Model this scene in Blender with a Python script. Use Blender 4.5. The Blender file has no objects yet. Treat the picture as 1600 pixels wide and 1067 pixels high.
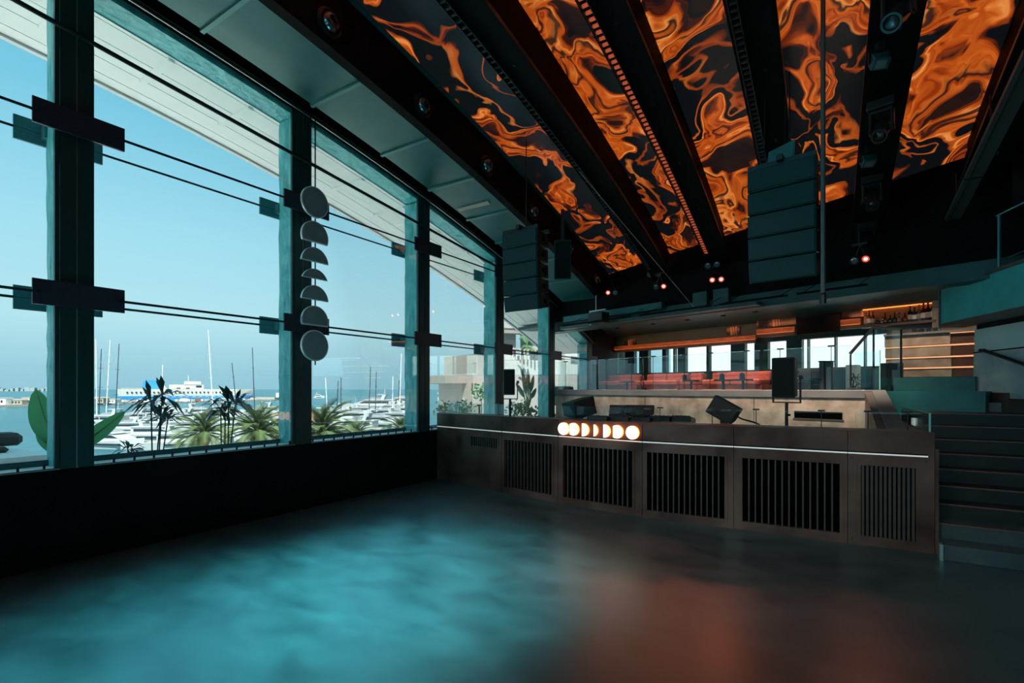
import bpy, bmesh, math, random
from mathutils import Vector, Matrix
random.seed(7)
SC = bpy.context.scene
COL = SC.collection

# ------------------------------------------------------------------ camera
FPX = 780.0                       # focal length in pixels of the 1600 px frame
HOR = 608.0                       # horizon row
EYE = 1.65
YAW = math.atan2(495.0, FPX)
cam_d = bpy.data.cameras.new('camera')
cam_d.sensor_width = 36.0
cam_d.lens = FPX / 1600 * 36
cam_d.shift_y = (HOR - 533.5) / 1600
cam_d.clip_start = 0.05
cam_d.clip_end = 30000
cam = bpy.data.objects.new('camera', cam_d)
cam.location = (0, 0, EYE)
cam.rotation_euler = (math.pi / 2, 0, YAW)
COL.objects.link(cam)
SC.camera = cam
FW = Vector((-math.sin(YAW), math.cos(YAW), 0))
RT = Vector((math.cos(YAW), math.sin(YAW), 0))

# ------------------------------------------------------------------ sky, sun, exposure
wd = bpy.data.worlds.new('sky')
SC.world = wd
wd.use_nodes = True
nt = wd.node_tree
nt.nodes.clear()
wo = nt.nodes.new('ShaderNodeOutputWorld')
bg = nt.nodes.new('ShaderNodeBackground')
tc = nt.nodes.new('ShaderNodeTexCoord')
sx = nt.nodes.new('ShaderNodeSeparateXYZ')
rp = nt.nodes.new('ShaderNodeValToRGB')
nt.links.new(tc.outputs['Generated'], sx.inputs[0])
nt.links.new(sx.outputs['Z'], rp.inputs[0])
nt.links.new(rp.outputs[0], bg.inputs[0])
nt.links.new(bg.outputs[0], wo.inputs[0])
els = rp.color_ramp.elements
els[0].position = 0.0; els[0].color = (.26, .47, .56, 1)
els[1].position = 1.0; els[1].color = (.10, .34, .50, 1)
for p, c in ((.03, (.29, .50, .585, 1)), (.11, (.41, .635, .70, 1)), (.24, (.33, .60, .71, 1)), (.42, (.17, .475, .63, 1))):
    e = els.new(p); e.color = c
bg.inputs[1].default_value = 1.38

sd = bpy.data.lights.new('sun', 'SUN')
sd.energy = 10.5
sd.angle = math.radians(.6)
sd.color = (1, .95, .86)
sun = bpy.data.objects.new('sun', sd)
COL.objects.link(sun)
sun.rotation_euler = Vector((-.42, .55, -.95)).to_track_quat('-Z', 'Y').to_euler()

vs = SC.view_settings
vs.view_transform = 'Standard'
vs.look = 'None'
vs.exposure = 0.0
vs.gamma = 1.0
vs.use_curve_mapping = False

# ------------------------------------------------------------------ helpers
WL = {}

def setp(o, label=None, cat=None, group=None, kind=None):
    if label: o['label'] = label
    if cat: o['category'] = cat
    if group: o['group'] = group
    if kind: o['kind'] = kind
    return o

def thing(name, label, cat, loc=(0, 0, 0), rz=0.0, group=None, kind=None):
    o = bpy.data.objects.new(name, None)
    o.empty_display_size = .1
    COL.objects.link(o)
    o.location = loc
    o.rotation_euler = (0, 0, rz)
    WL[o.name] = Vector(loc)
    return setp(o, label, cat, group, kind)

class MB:
    def __init__(s, o=None, ex=None, ey=None, ez=None):
        s.v = []; s.f = []
        s.B = None
        if o is not None:
            s.B = (Vector(o), Vector(ex), Vector(ey), Vector(ez) if ez is not None else Vector((0, 0, 1)))
    def p(s, x, y, z):
        if s.B is None: return Vector((x, y, z))
        o, a, b, c = s.B
        return o + a * x + b * y + c * z
    def add(s, pts, faces):
        n = len(s.v)
        s.v += [s.p(*q) for q in pts]
        s.f += [tuple(i + n for i in f) for f in faces]
        return s
    def box(s, x0, x1, y0, y1, z0, z1):
        return s.add([(x0, y0, z0), (x1, y0, z0), (x1, y1, z0), (x0, y1, z0), (x0, y0, z1), (x1, y0, z1), (x1, y1, z1), (x0, y1, z1)],
                     [(0, 3, 2, 1), (4, 5, 6, 7), (0, 1, 5, 4), (1, 2, 6, 5), (2, 3, 7, 6), (3, 0, 4, 7)])
    def hexa(s, b, t):
        return s.add(list(b) + list(t), [(0, 3, 2, 1), (4, 5, 6, 7), (0, 1, 5, 4), (1, 2, 6, 5), (2, 3, 7, 6), (3, 0, 4, 7)])
    def prism(s, poly, a0, a1, axis='y'):
        n = len(poly)
        def m(u, w, a):
            return {'y': (u, a, w), 'x': (a, u, w), 'z': (u, w, a)}[axis]
        pts = [m(u, w, a0) for u, w in poly] + [m(u, w, a1) for u, w in poly]
        fs = [tuple(range(n)), tuple(range(2 * n - 1, n - 1, -1))] + [(i, (i + 1) % n, (i + 1) % n + n, i + n) for i in range(n)]
        return s.add(pts, fs)
    def tube(s, p0, p1, r, n=8, r2=None):
        r2 = r if r2 is None else r2
        p0, p1 = Vector(p0), Vector(p1)
        d = (p1 - p0).normalized()
        a = d.orthogonal().normalized(); b = d.cross(a)
        pts = []
        for c, q in ((p0, r), (p1, r2)):
            for i in range(n):
                t = 2 * math.pi * i / n
                pts.append(tuple(c + (a * math.cos(t) + b * math.sin(t)) * q))
        return s.add(pts, [tuple(range(n - 1, -1, -1)), tuple(range(n, 2 * n))] + [(i, (i + 1) % n, (i + 1) % n + n, i + n) for i in range(n)])
    def path(s, pts, r, n=6):
        pts = [Vector(q) for q in pts]
        rs = r if isinstance(r, (list, tuple)) else [r] * len(pts)
        ring = []; a = None
        for i, q in enumerate(pts):
            d = (pts[min(i + 1, len(pts) - 1)] - pts[max(i - 1, 0)]).normalized()
            if a is None: a = d.orthogonal().normalized()
            a = (a - d * a.dot(d)).normalized(); b = d.cross(a)
            for k in range(n):
                t = 2 * math.pi * k / n
                ring.append(tuple(q + (a * math.cos(t) + b * math.sin(t)) * rs[i]))
        fs = []
        for i in range(len(pts) - 1):
            for k in range(n):
                k2 = (k + 1) % n
                fs.append((i * n + k, i * n + k2, (i + 1) * n + k2, (i + 1) * n + k))
        m = (len(pts) - 1) * n
        fs += [tuple(range(n - 1, -1, -1)), tuple(range(m, m + n))]
        return s.add(ring, fs)
    def lathe(s, prof, c=(0, 0, 0), n=16, axis='z'):
        pts = []
        for r, h in prof:
            for k in range(n):
                t = 2 * math.pi * k / n
                u, w = r * math.cos(t), r * math.sin(t)
                q = {'z': (u, w, h), 'y': (u, h, w), 'x': (h, u, w)}[axis]
                pts.append((q[0] + c[0], q[1] + c[1], q[2] + c[2]))
        fs = []
        m = len(prof)
        for i in range(m - 1):
            for k in range(n):
                k2 = (k + 1) % n
                fs.append((i * n + k, i * n + k2, (i + 1) * n + k2, (i + 1) * n + k))
        fs += [tuple(range(n - 1, -1, -1)), tuple(range((m - 1) * n, m * n))]
        return s.add(pts, fs)
    def sweep(s, x0, x1, f0, f1, ya, yb, n=24):
        pts = []
        for i in range(n + 1):
            y = ya + (yb - ya) * i / n
            pts += [(x0, y, f0(y)), (x1, y, f0(y)), (x1, y, f1(y)), (x0, y, f1(y))]
        fs = [(0, 1, 2, 3), (4 * n + 3, 4 * n + 2, 4 * n + 1, 4 * n)]
        for i in range(n):
            for k in range(4):
                k2 = (k + 1) % 4
                fs.append((i * 4 + k, i * 4 + k2, i * 4 + 4 + k2, i * 4 + 4 + k))
        return s.add(pts, fs)
    def mesh(s, name, off=Vector((0, 0, 0)), smooth=False):
        me = bpy.data.meshes.new(name)
        me.from_pydata([tuple(q - off) for q in s.v], [], s.f)
        bm = bmesh.new(); bm.from_mesh(me)
        bmesh.ops.recalc_face_normals(bm, faces=bm.faces)
        bm.to_mesh(me); bm.free()
        if smooth:
            for q in me.polygons: q.use_smooth = True
        return me
    def build(s, name, mat, parent=None, local=False, bevel=0.0, smooth=False, label=None, cat=None, group=None, kind=None):
        if parent is not None:
            off = Vector((0, 0, 0)) if local else WL[parent.name]
            loc = Vector((0, 0, 0))
        else:
            lo = Vector((min(q[i] for q in s.v) for i in range(3))); hi = Vector((max(q[i] for q in s.v) for i in range(3)))
            off = Vector(((lo.x + hi.x) / 2, (lo.y + hi.y) / 2, lo.z)) if not local else Vector((0, 0, 0))
            loc = off.copy()
        me = s.mesh(name, off, smooth)
        me.materials.append(M[mat])
        o = bpy.data.objects.new(name, me)
        COL.objects.link(o)
        if parent is not None: o.parent = parent
        o.location = loc
        WL[o.name] = WL[parent.name] if parent is not None else loc
        if smooth:
            try: me.set_sharp_from_angle(angle=math.radians(40))
            except Exception: pass
        if bevel:
            b = o.modifiers.new('bevel', 'BEVEL'); b.width = bevel; b.segments = 1; b.limit_method = 'ANGLE'
        return setp(o, label, cat, group, kind)

def inst(me, name, parent, wloc, rz=0.0, rot=None, local=False, kind=None):
    o = bpy.data.objects.new(name, me)
    COL.objects.link(o)
    if parent is not None:
        o.parent = parent
        o.location = Vector(wloc) - (Vector((0, 0, 0)) if local else WL[parent.name])
    else:
        o.location = wloc
    o.rotation_euler = rot if rot is not None else (0, 0, rz)
    WL[o.name] = WL[parent.name] if parent is not None else Vector(wloc)
    if kind: o['kind'] = kind
    return o

def copy_tree(o, parent=None):
    c = o.copy(); COL.objects.link(c)
    if parent is not None: c.parent = parent
    WL[c.name] = WL.get(o.name, Vector((0, 0, 0)))
    for ch in list(o.children): copy_tree(ch, c)
    return c

def ray(px):
    return FW + RT * ((px - 800) / FPX)
def at(px, py, Z):                  # point of the room at depth Z in the direction of a frame position
    q = ray(px) * Z
    return Vector((q.x, q.y, EYE - (py - HOR) / FPX * Z))
def onX(px, py, X):
    return at(px, py, X / ray(px).x)
def onY(px, py, Y):
    return at(px, py, Y / ray(px).y)
def Zh(y):                          # underside of the curved roof beams
    return 5.7 - .04 * y - .0108 * y * y
def Zc(y): return Zh(y) + .70
ORD = ['first', 'second', 'third', 'fourth', 'fifth', 'sixth', 'seventh', 'eighth', 'ninth', 'tenth', 'eleventh', 'twelfth', 'thirteenth', 'fourteenth', 'fifteenth', 'sixteenth']

# ------------------------------------------------------------------ materials
M = {}
def mat(name, c1, c2=None, rough=.5, metal=0.0, scale=3.0, detail=5.0, bump=0.0, bscale=20.0, emit=None, es=0.0, spec=.5, rvar=0.0, stretch=None, ior=1.5, contrast=(.35, .65), distort=0.0, sheen=None):
    m = bpy.data.materials.new(name); M[name] = m
    m.use_nodes = True
    t = m.node_tree; N = t.nodes; b = N['Principled BSDF']
    b.inputs['Base Color'].default_value = (*c1, 1)
    b.inputs['Roughness'].default_value = rough
    b.inputs['Metallic'].default_value = metal
    b.inputs['Specular IOR Level'].default_value = spec
    b.inputs['IOR'].default_value = ior
    if sheen: b.inputs['Specular Tint'].default_value = (*sheen, 1)
    co = N.new('ShaderNodeTexCoord'); src = co.outputs['Object']
    if stretch:
        mp = N.new('ShaderNodeMapping'); mp.inputs['Scale'].default_value = stretch
        t.links.new(src, mp.inputs[0]); src = mp.outputs[0]
    if c2 is not None or rvar:
        no = N.new('ShaderNodeTexNoise'); no.inputs['Scale'].default_value = scale; no.inputs['Detail'].default_value = detail
        no.inputs['Distortion'].default_value = distort
        t.links.new(src, no.inputs['Vector'])
        mr = N.new('ShaderNodeMapRange'); mr.inputs[1].default_value = contrast[0]; mr.inputs[2].default_value = contrast[1]
        t.links.new(no.outputs[0], mr.inputs[0])
        if c2 is not None:
            mx = N.new('ShaderNodeMix'); mx.data_type = 'RGBA'
            mx.inputs[6].default_value = (*c1, 1); mx.inputs[7].default_value = (*c2, 1)
            t.links.new(mr.outputs[0], mx.inputs[0]); t.links.new(mx.outputs[2], b.inputs['Base Color'])
        if rvar:
            r2 = N.new('ShaderNodeMapRange'); r2.inputs[3].default_value = rough - rvar; r2.inputs[4].default_value = rough + rvar
            t.links.new(mr.outputs[0], r2.inputs[0]); t.links.new(r2.outputs[0], b.inputs['Roughness'])
    if bump:
        nb = N.new('ShaderNodeTexNoise'); nb.inputs['Scale'].default_value = bscale; nb.inputs['Detail'].default_value = 4
        t.links.new(src, nb.inputs['Vector'])
        bp = N.new('ShaderNodeBump'); bp.inputs['Strength'].default_value = bump; bp.inputs['Distance'].default_value = .05
        t.links.new(nb.outputs[0], bp.inputs['Height']); t.links.new(bp.outputs[0], b.inputs['Normal'])
    if emit:
        b.inputs['Emission Color'].default_value = (*emit, 1); b.inputs['Emission Strength'].default_value = es
    return m

def glass(name, tint=(.93, .98, .98), gloss=.06, rough=.0, facing=.25):
    m = bpy.data.materials.new(name); M[name] = m
    m.use_nodes = True
    t = m.node_tree; N = t.nodes; N.clear()
    o = N.new('ShaderNodeOutputMaterial'); mx = N.new('ShaderNodeMixShader')
    tr = N.new('ShaderNodeBsdfTransparent'); tr.inputs[0].default_value = (*tint, 1)
    gl = N.new('ShaderNodeBsdfGlossy'); gl.inputs['Roughness'].default_value = rough
    lw = N.new('ShaderNodeFresnel'); lw.inputs[0].default_value = 1.45
    ml = N.new('ShaderNodeMath'); ml.operation = 'MULTIPLY'; ml.inputs[1].default_value = gloss / .04
    cl = N.new('ShaderNodeMath'); cl.operation = 'MINIMUM'; cl.inputs[1].default_value = facing
    t.links.new(lw.outputs[0], ml.inputs[0]); t.links.new(ml.outputs[0], cl.inputs[0]); t.links.new(cl.outputs[0], mx.inputs[0])
    t.links.new(tr.outputs[0], mx.inputs[1]); t.links.new(gl.outputs[0], mx.inputs[2]); t.links.new(mx.outputs[0], o.inputs[0])
    return m

mat('floor', (.022, .027, .029), (.098, .106, .108), rough=.34, scale=2.1, detail=9, rvar=.04, ior=3.4, stretch=(1, 1.8, 1), contrast=(.22, .80), sheen=(.5, .93, 1), distort=.4)
mat('black_wall', (.004, .004, .005), (.008, .008, .009), rough=.85, spec=.15, scale=2)
mat('dark_shell', (.012, .013, .014), (.02, .021, .022), rough=.8, spec=.2, scale=2)
mat('teal_wrap', (.06, .42, .43), (.13, .56, .56), rough=.42, scale=6, bump=1.0, bscale=8, stretch=(1, 1, .45), distort=.8)
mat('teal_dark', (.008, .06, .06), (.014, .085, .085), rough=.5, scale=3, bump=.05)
mat('teal_paint', (.006, .10, .11), (.010, .135, .145), rough=.45, scale=4, bump=.05)
mat('mullion', (.02, .055, .055), rough=.45, metal=.3)
mat('plate', (.035, .04, .06), (.05, .05, .075), rough=.5, metal=.4, scale=40)
mat('plate_out', (.04, .22, .25), rough=.5)
mat('cable', (.01, .012, .014), rough=.5)
mat('light_line', (.45, .5, .48), rough=.35, metal=.6)
mat('duct', (.008, .095, .092), (.024, .145, .138), rough=.42, metal=.35, scale=2.2, rvar=.1, bump=.04, bscale=3)
mat('duct_seam', (.06, .20, .19), rough=.4, metal=.4)
mat('beam', (.003, .004, .004), (.005, .006, .006), rough=.75, scale=4, spec=.08)
mat('steel_dark', (.03, .04, .042), rough=.38, metal=.7)
mat('black_plastic', (.012, .013, .014), rough=.4)
mat('black_soft', (.012, .012, .013), rough=.8, spec=.2)
mat('tray', (.05, .06, .06), rough=.4, metal=.7)
mat('nozzle', (.16, .19, .19), rough=.2, metal=.9)
mat('nozzle_dark', (.02, .025, .025), rough=.35, metal=.5)
mat('batten_wood', (.55, .46, .33), rough=.7)
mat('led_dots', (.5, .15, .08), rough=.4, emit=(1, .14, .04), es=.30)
mat('soffit', (.88, .88, .84), (.92, .92, .88), rough=.7, scale=1.5)
mat('soffit_edge', (.72, .72, .69), rough=.6)
mat('rust', (.050, .015, .009), (.21, .115, .088), rough=.48, metal=.2, scale=1.5, detail=10, rvar=.08, bump=.04, bscale=30, contrast=(.34, .74), distort=.5)
mat('rust_slat', (.075, .055, .048), (.105, .082, .074), rough=.5, metal=.2, scale=6)
mat('void', (.002, .002, .002), rough=1, spec=0)
mat('led_white', (.6, .62, .6), rough=.4, emit=(.85, .95, .9), es=.42)
mat('moon', (.9, .8, .7), rough=.5, emit=(1, .74, .52), es=2.0)
mat('halo_rim', (.7, .25, .06), rough=.5, emit=(1, .20, .03), es=5)
mat('disc_grey', (.20, .20, .215), (.24, .24, .25), rough=.6, scale=4)
mat('disc_rim', (.85, .85, .82), rough=.4, metal=.3)
mat('concrete', (.19, .16, .13), (.38, .335, .285), rough=.75, scale=3.6, detail=8, bump=.05, bscale=25)
mat('concrete_dark', (.13, .14, .145), (.26, .25, .24), rough=.6, scale=1.6, detail=9, bump=.05, bscale=15, contrast=(.3, .7), distort=.5)
mat('ledge', (.11, .12, .13), (.14, .15, .16), rough=.5, scale=3)
mat('ledge_brown', (.075, .058, .052), (.10, .08, .072), rough=.5, scale=3)
mat('stair', (.012, .016, .017), (.02, .025, .027), rough=.45, scale=3)
mat('nosing', (.22, .10, .075), rough=.45)
mat('stair_concrete', (.05, .075, .08), (.08, .11, .115), rough=.5, scale=3, detail=8)
mat('speaker_paint', (.004, .036, .037), (.006, .046, .047), rough=.6, spec=.25, scale=60, bump=.1, bscale=120)
mat('grille', (.003, .030, .031), (.005, .042, .043), rough=.6, spec=.25, scale=160, detail=1)
mat('lens', (.35, .38, .4), rough=.08, metal=.6)
mat('lens_red', (.9, .3, .2), rough=.3, emit=(1, .045, .012), es=1.7)
mat('lens_core', (1, .8, .7), rough=.3, emit=(1, .62, .5), es=5)
mat('leather', (.42, .08, .06), (.52, .12, .09), rough=.42, scale=5, bump=.06, bscale=60)
mat('leather_dark', (.055, .03, .035), rough=.4)
mat('wood_orange', (.34, .12, .05), (.55, .24, .11), rough=.5, scale=4, stretch=(1, 1, 5), detail=8)
mat('wood_brown', (.09, .06, .05), (.13, .09, .075), rough=.5, scale=4)
mat('wood_rail', (.30, .16, .11), (.38, .22, .16), rough=.4, scale=8)
mat('bar_brown', (.055, .022, .014), (.08, .032, .02), rough=.5, scale=5)
mat('led_warm', (.9, .6, .4), rough=.5, emit=(1, .42, .17), es=1.0)
mat('led_amber', (.9, .5, .2), rough=.5, emit=(1, .36, .07), es=1.4)
mat('glass_clear', (.8, .9, .9))
glass('window_glass', (.94, .99, .99), .05, 0, .22)
glass('guard_glass', (.93, .985, .98), .05, 0, .22)
glass('bottle_clear', (.75, .80, .78), .10, .02, .4)
glass('bottle_amber', (.55, .22, .06), .10, .02, .4)
glass('bottle_green', (.12, .32, .18), .10, .02, .4)
mat('glass_edge', (.25, .62, .60), rough=.2)
mat('white', (.80, .82, .82), rough=.5)
mat('cushion_white', (.75, .77, .77), (.82, .83, .83), rough=.85, scale=6, bump=.06, bscale=30)
mat('cushion_dark', (.05, .05, .05), (.07, .065, .06), rough=.9, scale=6)
mat('daybed_grey', (.27, .26, .26), rough=.8)
mat('boat_white', (.50, .52, .52), rough=.3)
mat('boat_grey', (.26, .28, .30), rough=.4)
mat('boat_window', (.02, .035, .045), rough=.1)
mat('boat_teak', (.45, .36, .26), rough=.6)
mat('mast_dark', (.03, .035, .045), rough=.4)
mat('mast_white', (.85, .87, .87), rough=.4)
mat('ferry_blue', (.03, .25, .55), rough=.5)
mat('ferry_white', (.52, .53, .51), rough=.5)
mat('quay', (.26, .235, .20), (.33, .30, .26), rough=.9, scale=.05)
mat('rock', (.30, .27, .23), (.42, .38, .33), rough=.9, scale=.1)
mat('shed', (.32, .29, .24), rough=.8)
mat('sand_wall', (.27, .245, .21), (.31, .285, .25), rough=.85, scale=1.2)
mat('white_wall', (.84, .84, .82), (.9, .9, .88), rough=.85, scale=1.0)
mat('palm_leaf', (.04, .085, .025), (.11, .15, .05), rough=.55, scale=1.5)
mat('palm_trunk', (.16, .10, .055), (.26, .17, .09), rough=.9, scale=6, bump=.6, bscale=12)
mat('leaf_dark', (.012, .03, .022), (.02, .05, .035), rough=.5, scale=5)
mat('leaf_green', (.04, .17, .07), (.07, .25, .10), rough=.45, scale=4, stretch=(1, 1, .3))
mat('leaf_mid', (.07, .19, .10), (.14, .28, .15), rough=.5, scale=4)
mat('stem_green', (.10, .18, .07), (.16, .26, .10), rough=.6, scale=5)
mat('stem_dark', (.03, .028, .02), rough=.8)
mat('pot', (.08, .08, .08), rough=.7)
mat('cushion_teal', (.02, .16, .16), rough=.8)
mat('steel_grey', (.10, .12, .12), rough=.45, metal=.5)
mat('black_gloss', (.02, .024, .025), rough=.25)
mat('lens_dark', (.08, .10, .11), rough=.05, metal=.8)
mat('speaker_black', (.018, .028, .03), rough=.5)
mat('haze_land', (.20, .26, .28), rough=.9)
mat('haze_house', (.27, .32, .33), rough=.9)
mat('leaf_dark2', (.02, .06, .045), (.035, .09, .06), rough=.5, scale=5)
mat('bounce_ground', (.80, .78, .74), (.86, .84, .80), rough=.9, scale=.2)
mat('wall_mottle', (.36, .41, .46), (.78, .66, .58), rough=.55, scale=1.9, detail=8, bump=.05, bscale=15, contrast=(.38, .70), distort=.8)
mat('wall_band', (.58, .70, .68), (.72, .78, .74), rough=.6, scale=3, detail=8)
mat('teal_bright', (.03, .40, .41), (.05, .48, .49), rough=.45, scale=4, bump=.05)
mat('neighbour_wall', (.36, .355, .34), (.40, .395, .38), rough=.85, scale=1)
mat('monitor_grille', (.02, .012, .012), (.03, .018, .018), rough=.6, scale=120)
mat('red_cloth', (.5, .03, .03), rough=.7)

# translucent leaf for the banana plants
def leafmat(name, c, tc_):
    m = mat(name, c, tuple(q * 1.3 for q in c), rough=.45, scale=4)
    t = m.node_tree; N = t.nodes
    out = [n for n in N if n.type == 'OUTPUT_MATERIAL'][0]; b = N['Principled BSDF']
    tl = N.new('ShaderNodeBsdfTranslucent'); tl.inputs[0].default_value = (*tc_, 1)
    mx = N.new('ShaderNodeMixShader'); mx.inputs[0].default_value = .45
    t.links.new(b.outputs[0], mx.inputs[1]); t.links.new(tl.outputs[0], mx.inputs[2]); t.links.new(mx.outputs[0], out.inputs[0])
leafmat('banana_leaf', (.05, .20, .10), (.10, .42, .16))

# sea
def seamat():
    m = mat('sea', (.008, .085, .115), (.014, .11, .145), rough=.28, scale=.01, ior=1.33)
    t = m.node_tree; N = t.nodes; b = N['Principled BSDF']
    co = N.new('ShaderNodeTexCoord'); w = N.new('ShaderNodeTexNoise'); w.inputs['Scale'].default_value = .22; w.inputs['Detail'].default_value = 6
    bp = N.new('ShaderNodeBump'); bp.inputs['Strength'].default_value = .6; bp.inputs['Distance'].default_value = 1.2
    t.links.new(co.outputs['Object'], w.inputs[0]); t.links.new(w.outputs[0], bp.inputs['Height']); t.links.new(bp.outputs[0], b.inputs['Normal'])
seamat()

# back-lit marbled print of the ceiling panels
def lavamat(name, strength, seed):
    m = bpy.data.materials.new(name); M[name] = m
    m.use_nodes = True
    t = m.node_tree; N = t.nodes; b = N['Principled BSDF']; L = t.links
    b.inputs['Base Color'].default_value = (.02, .022, .024, 1); b.inputs['Roughness'].default_value = .22
    co = N.new('ShaderNodeTexCoord'); mp = N.new('ShaderNodeMapping'); mp.inputs['Location'].default_value = (seed, seed * .7, 0)
    mp.inputs['Scale'].default_value = (1.25, .95, .2)
    L.new(co.outputs['Object'], mp.inputs[0])
    def warp(src, sc, amt, off):
        n = N.new('ShaderNodeTexNoise'); n.inputs['Scale'].default_value = sc; n.inputs['Detail'].default_value = 1.5
        ad = N.new('ShaderNodeVectorMath'); ad.operation = 'ADD'; ad.inputs[1].default_value = (off, off * 2, 0)
        L.new(src, ad.inputs[0]); L.new(ad.outputs[0], n.inputs[0])
        su = N.new('ShaderNodeVectorMath'); su.operation = 'SUBTRACT'; su.inputs[1].default_value = (.5, .5, .5)
        L.new(n.outputs['Color'], su.inputs[0])
        sc_ = N.new('ShaderNodeVectorMath'); sc_.operation = 'SCALE'; sc_.inputs['Scale'].default_value = amt
        L.new(su.outputs[0], sc_.inputs[0])
        a2 = N.new('ShaderNodeVectorMath'); a2.operation = 'ADD'
        L.new(src, a2.inputs[0]); L.new(sc_.outputs[0], a2.inputs[1])
        return a2.outputs[0]
    w1 = warp(mp.outputs[0], .75, 2.6, 3.1)
    w2 = warp(w1, 1.5, 1.0, 11.7)
    w3 = warp(w2, 3.5, .22, 5.3)
    f1 = N.new('ShaderNodeTexNoise'); f1.inputs['Scale'].default_value = .58; f1.inputs['Detail'].default_value = 1.6; L.new(w3, f1.inputs[0])
    r1 = N.new('ShaderNodeValToRGB'); e = r1.color_ramp.elements          # where there is orange at all
    e[0].position = .36; e[0].color = (0, 0, 0, 1); e[1].position = .75; e[1].color = (0, 0, 0, 1)
    for p, c in ((.405, .0), (.412, .8), (.428, .5), (.436, .0), (.496, .0), (.505, .85), (.56, 1), (.574, .08), (.582, .08), (.588, .9), (.63, .7), (.64, .03)):
        q = e.new(p); q.color = (c, c, c, 1)
    L.new(f1.outputs[0], r1.inputs[0])
    fb = N.new('ShaderNodeTexNoise'); fb.inputs['Scale'].default_value = .5; fb.inputs['Detail'].default_value = 2; L.new(w1, fb.inputs[0])
    m1 = N.new('ShaderNodeMath'); m1.operation = 'MULTIPLY'; m1.inputs[1].default_value = 34; L.new(f1.outputs[0], m1.inputs[0])
    m2 = N.new('ShaderNodeMath'); m2.operation = 'MULTIPLY'; m2.inputs[1].default_value = 7; L.new(fb.outputs[0], m2.inputs[0])
    cx = N.new('ShaderNodeCombineXYZ'); L.new(m1.outputs[0], cx.inputs[0]); L.new(m2.outputs[0], cx.inputs[1])
    f2 = N.new('ShaderNodeTexNoise'); f2.inputs['Scale'].default_value = 1.0; f2.inputs['Detail'].default_value = 3.0; L.new(cx.outputs[0], f2.inputs[0])
    r2 = N.new('ShaderNodeValToRGB'); e = r2.color_ramp.elements
    e[0].position = .30; e[0].color = (.02, .006, .004, 1); e[1].position = .76; e[1].color = (1, .55, .24, 1)
    for p, c in ((.38, (.10, .014, .004)), (.43, (.30, .038, .004)), (.50, (.46, .070, .006)), (.57, (.58, .105, .010)), (.62, (.74, .17, .022)), (.68, (.95, .34, .08))):
        q = e.new(p); q.color = (*c, 1)
    L.new(f2.outputs[0], r2.inputs[0])
    mx = N.new('ShaderNodeMix'); mx.data_type = 'RGBA'; mx.inputs[6].default_value = (.004, .005, .006, 1)
    L.new(r1.outputs[0], mx.inputs[0]); L.new(r2.outputs[0], mx.inputs[7])
    L.new(mx.outputs[2], b.inputs['Emission Color']); b.inputs['Emission Strength'].default_value = strength
    return m
lavamat('lava', .9, 0.0)
lavamat('lava_dim', .4, 6.3)
# ================================================================== ROOM SHELL
WX = -6.09                                     # inner face of the window wall
COLY = [1.68 + 2.435 * k for k in range(-2, 6)]
UP, LOW = 4.155, 2.53                          # heights of the two cable rows

# terrace frame: s runs along its front edge, d runs back from it
TA = Vector((-6.55, 11.95, 0)); TE = Vector((.9521, -.3058, 0)); TN = Vector((.3058, .9521, 0))
def TP(s, d, z): 
    q = TA + TE * s + TN * d
    return Vector((q.x, q.y, z))
def Ts(px, d):
    r = ray(px); q = TA + TN * d
    return -(q.x * r.y - q.y * r.x) / (TE.x * r.y - TE.y * r.x)
def TZ(px, d):
    return TP(Ts(px, d), d, 0).dot(FW)
def Tz(px, py, d):
    return EYE - (py - HOR) / FPX * TZ(px, d)
def TMB(): return MB(TA, TE, TN)

MB().box(WX, 7.2, -5, 16.5, -.2, 0).build('floor', 'floor', kind='structure', label='dark polished concrete dance floor with cyan and red sheen')
wl = MB().box(WX - .14, WX, -5, 16.6, 0, .90).build('wall_left', 'black_wall', kind='structure', label='black parapet wall under the big windows')
MB().box(WX - .45, WX + .012, -5, 14.0, .90, .906).build('sill_board', 'white', wl, label='pale strip of sill')
MB().box(WX - .40, WX - .32, -5, 14.0, .906, .955).build('sill_rail', 'teal_paint', wl)
MB().box(WX - .33, WX - .315, -5, 14.0, .955, .962).build('sill_wire', 'cable', wl)
me = MB().box(-.008, .008, -.008, .008, 0, .05).mesh('sill_clip'); me.materials.append(M['cable'])
y = -.2
while y < 7.0:
    inst(me, 'sill_clip', wl, (WX - .04, y, .904)); y += .178
MB().box(WX - .3, WX, 14.1, 17.2, .9, 3.6).build('wall_end_section', 'dark_shell', wl)
wre = MB().box(WX - .3, 9.5, -5.2, -5, -.2, .9).build('wall_rear', 'dark_shell', kind='structure', label='dark rear wall of the hall with glazing added for daylight')
MB().box(WX - .3, 9.5, -5.2, -5, 4.9, 7.0).build('upper_wall', 'dark_shell', wre)
MB().box(4.6, 9.5, -5.2, -5, .9, 4.9).build('side_wall', 'dark_shell', wre)
for k in range(6):  # unseen rear glazing added to bring more daylight into the hall
    x = WX - .3 + k * 2.14
    MB().box(x, x + .2, -5.2, -5, .9, 4.9).build('window_post', 'mullion', wre)
    if k < 5: MB().box(x + .2, x + 2.14, -5.11, -5.10, .9, 4.9).build('window_pane', 'window_glass', wre)
wr = thing('wall_right', 'mottled grey concrete wall rising beside the stairs on the right', 'wall', (1.86, 10.18, 0), kind='structure')
RWD = Vector((.3095, -.9509, 0)); RWN = Vector((-.9509, -.3095, 0))
def RMB(): return MB((1.86, 10.18, 0), RWD, RWN)
RMB().box(0, 17, -.3, 0, -.2, 2.20).build('lower_slab', 'wall_mottle', wr)
RMB().box(0, 17, -.3, -.012, 2.20, 2.55).build('middle_slab', 'wall_band', wr)
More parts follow.
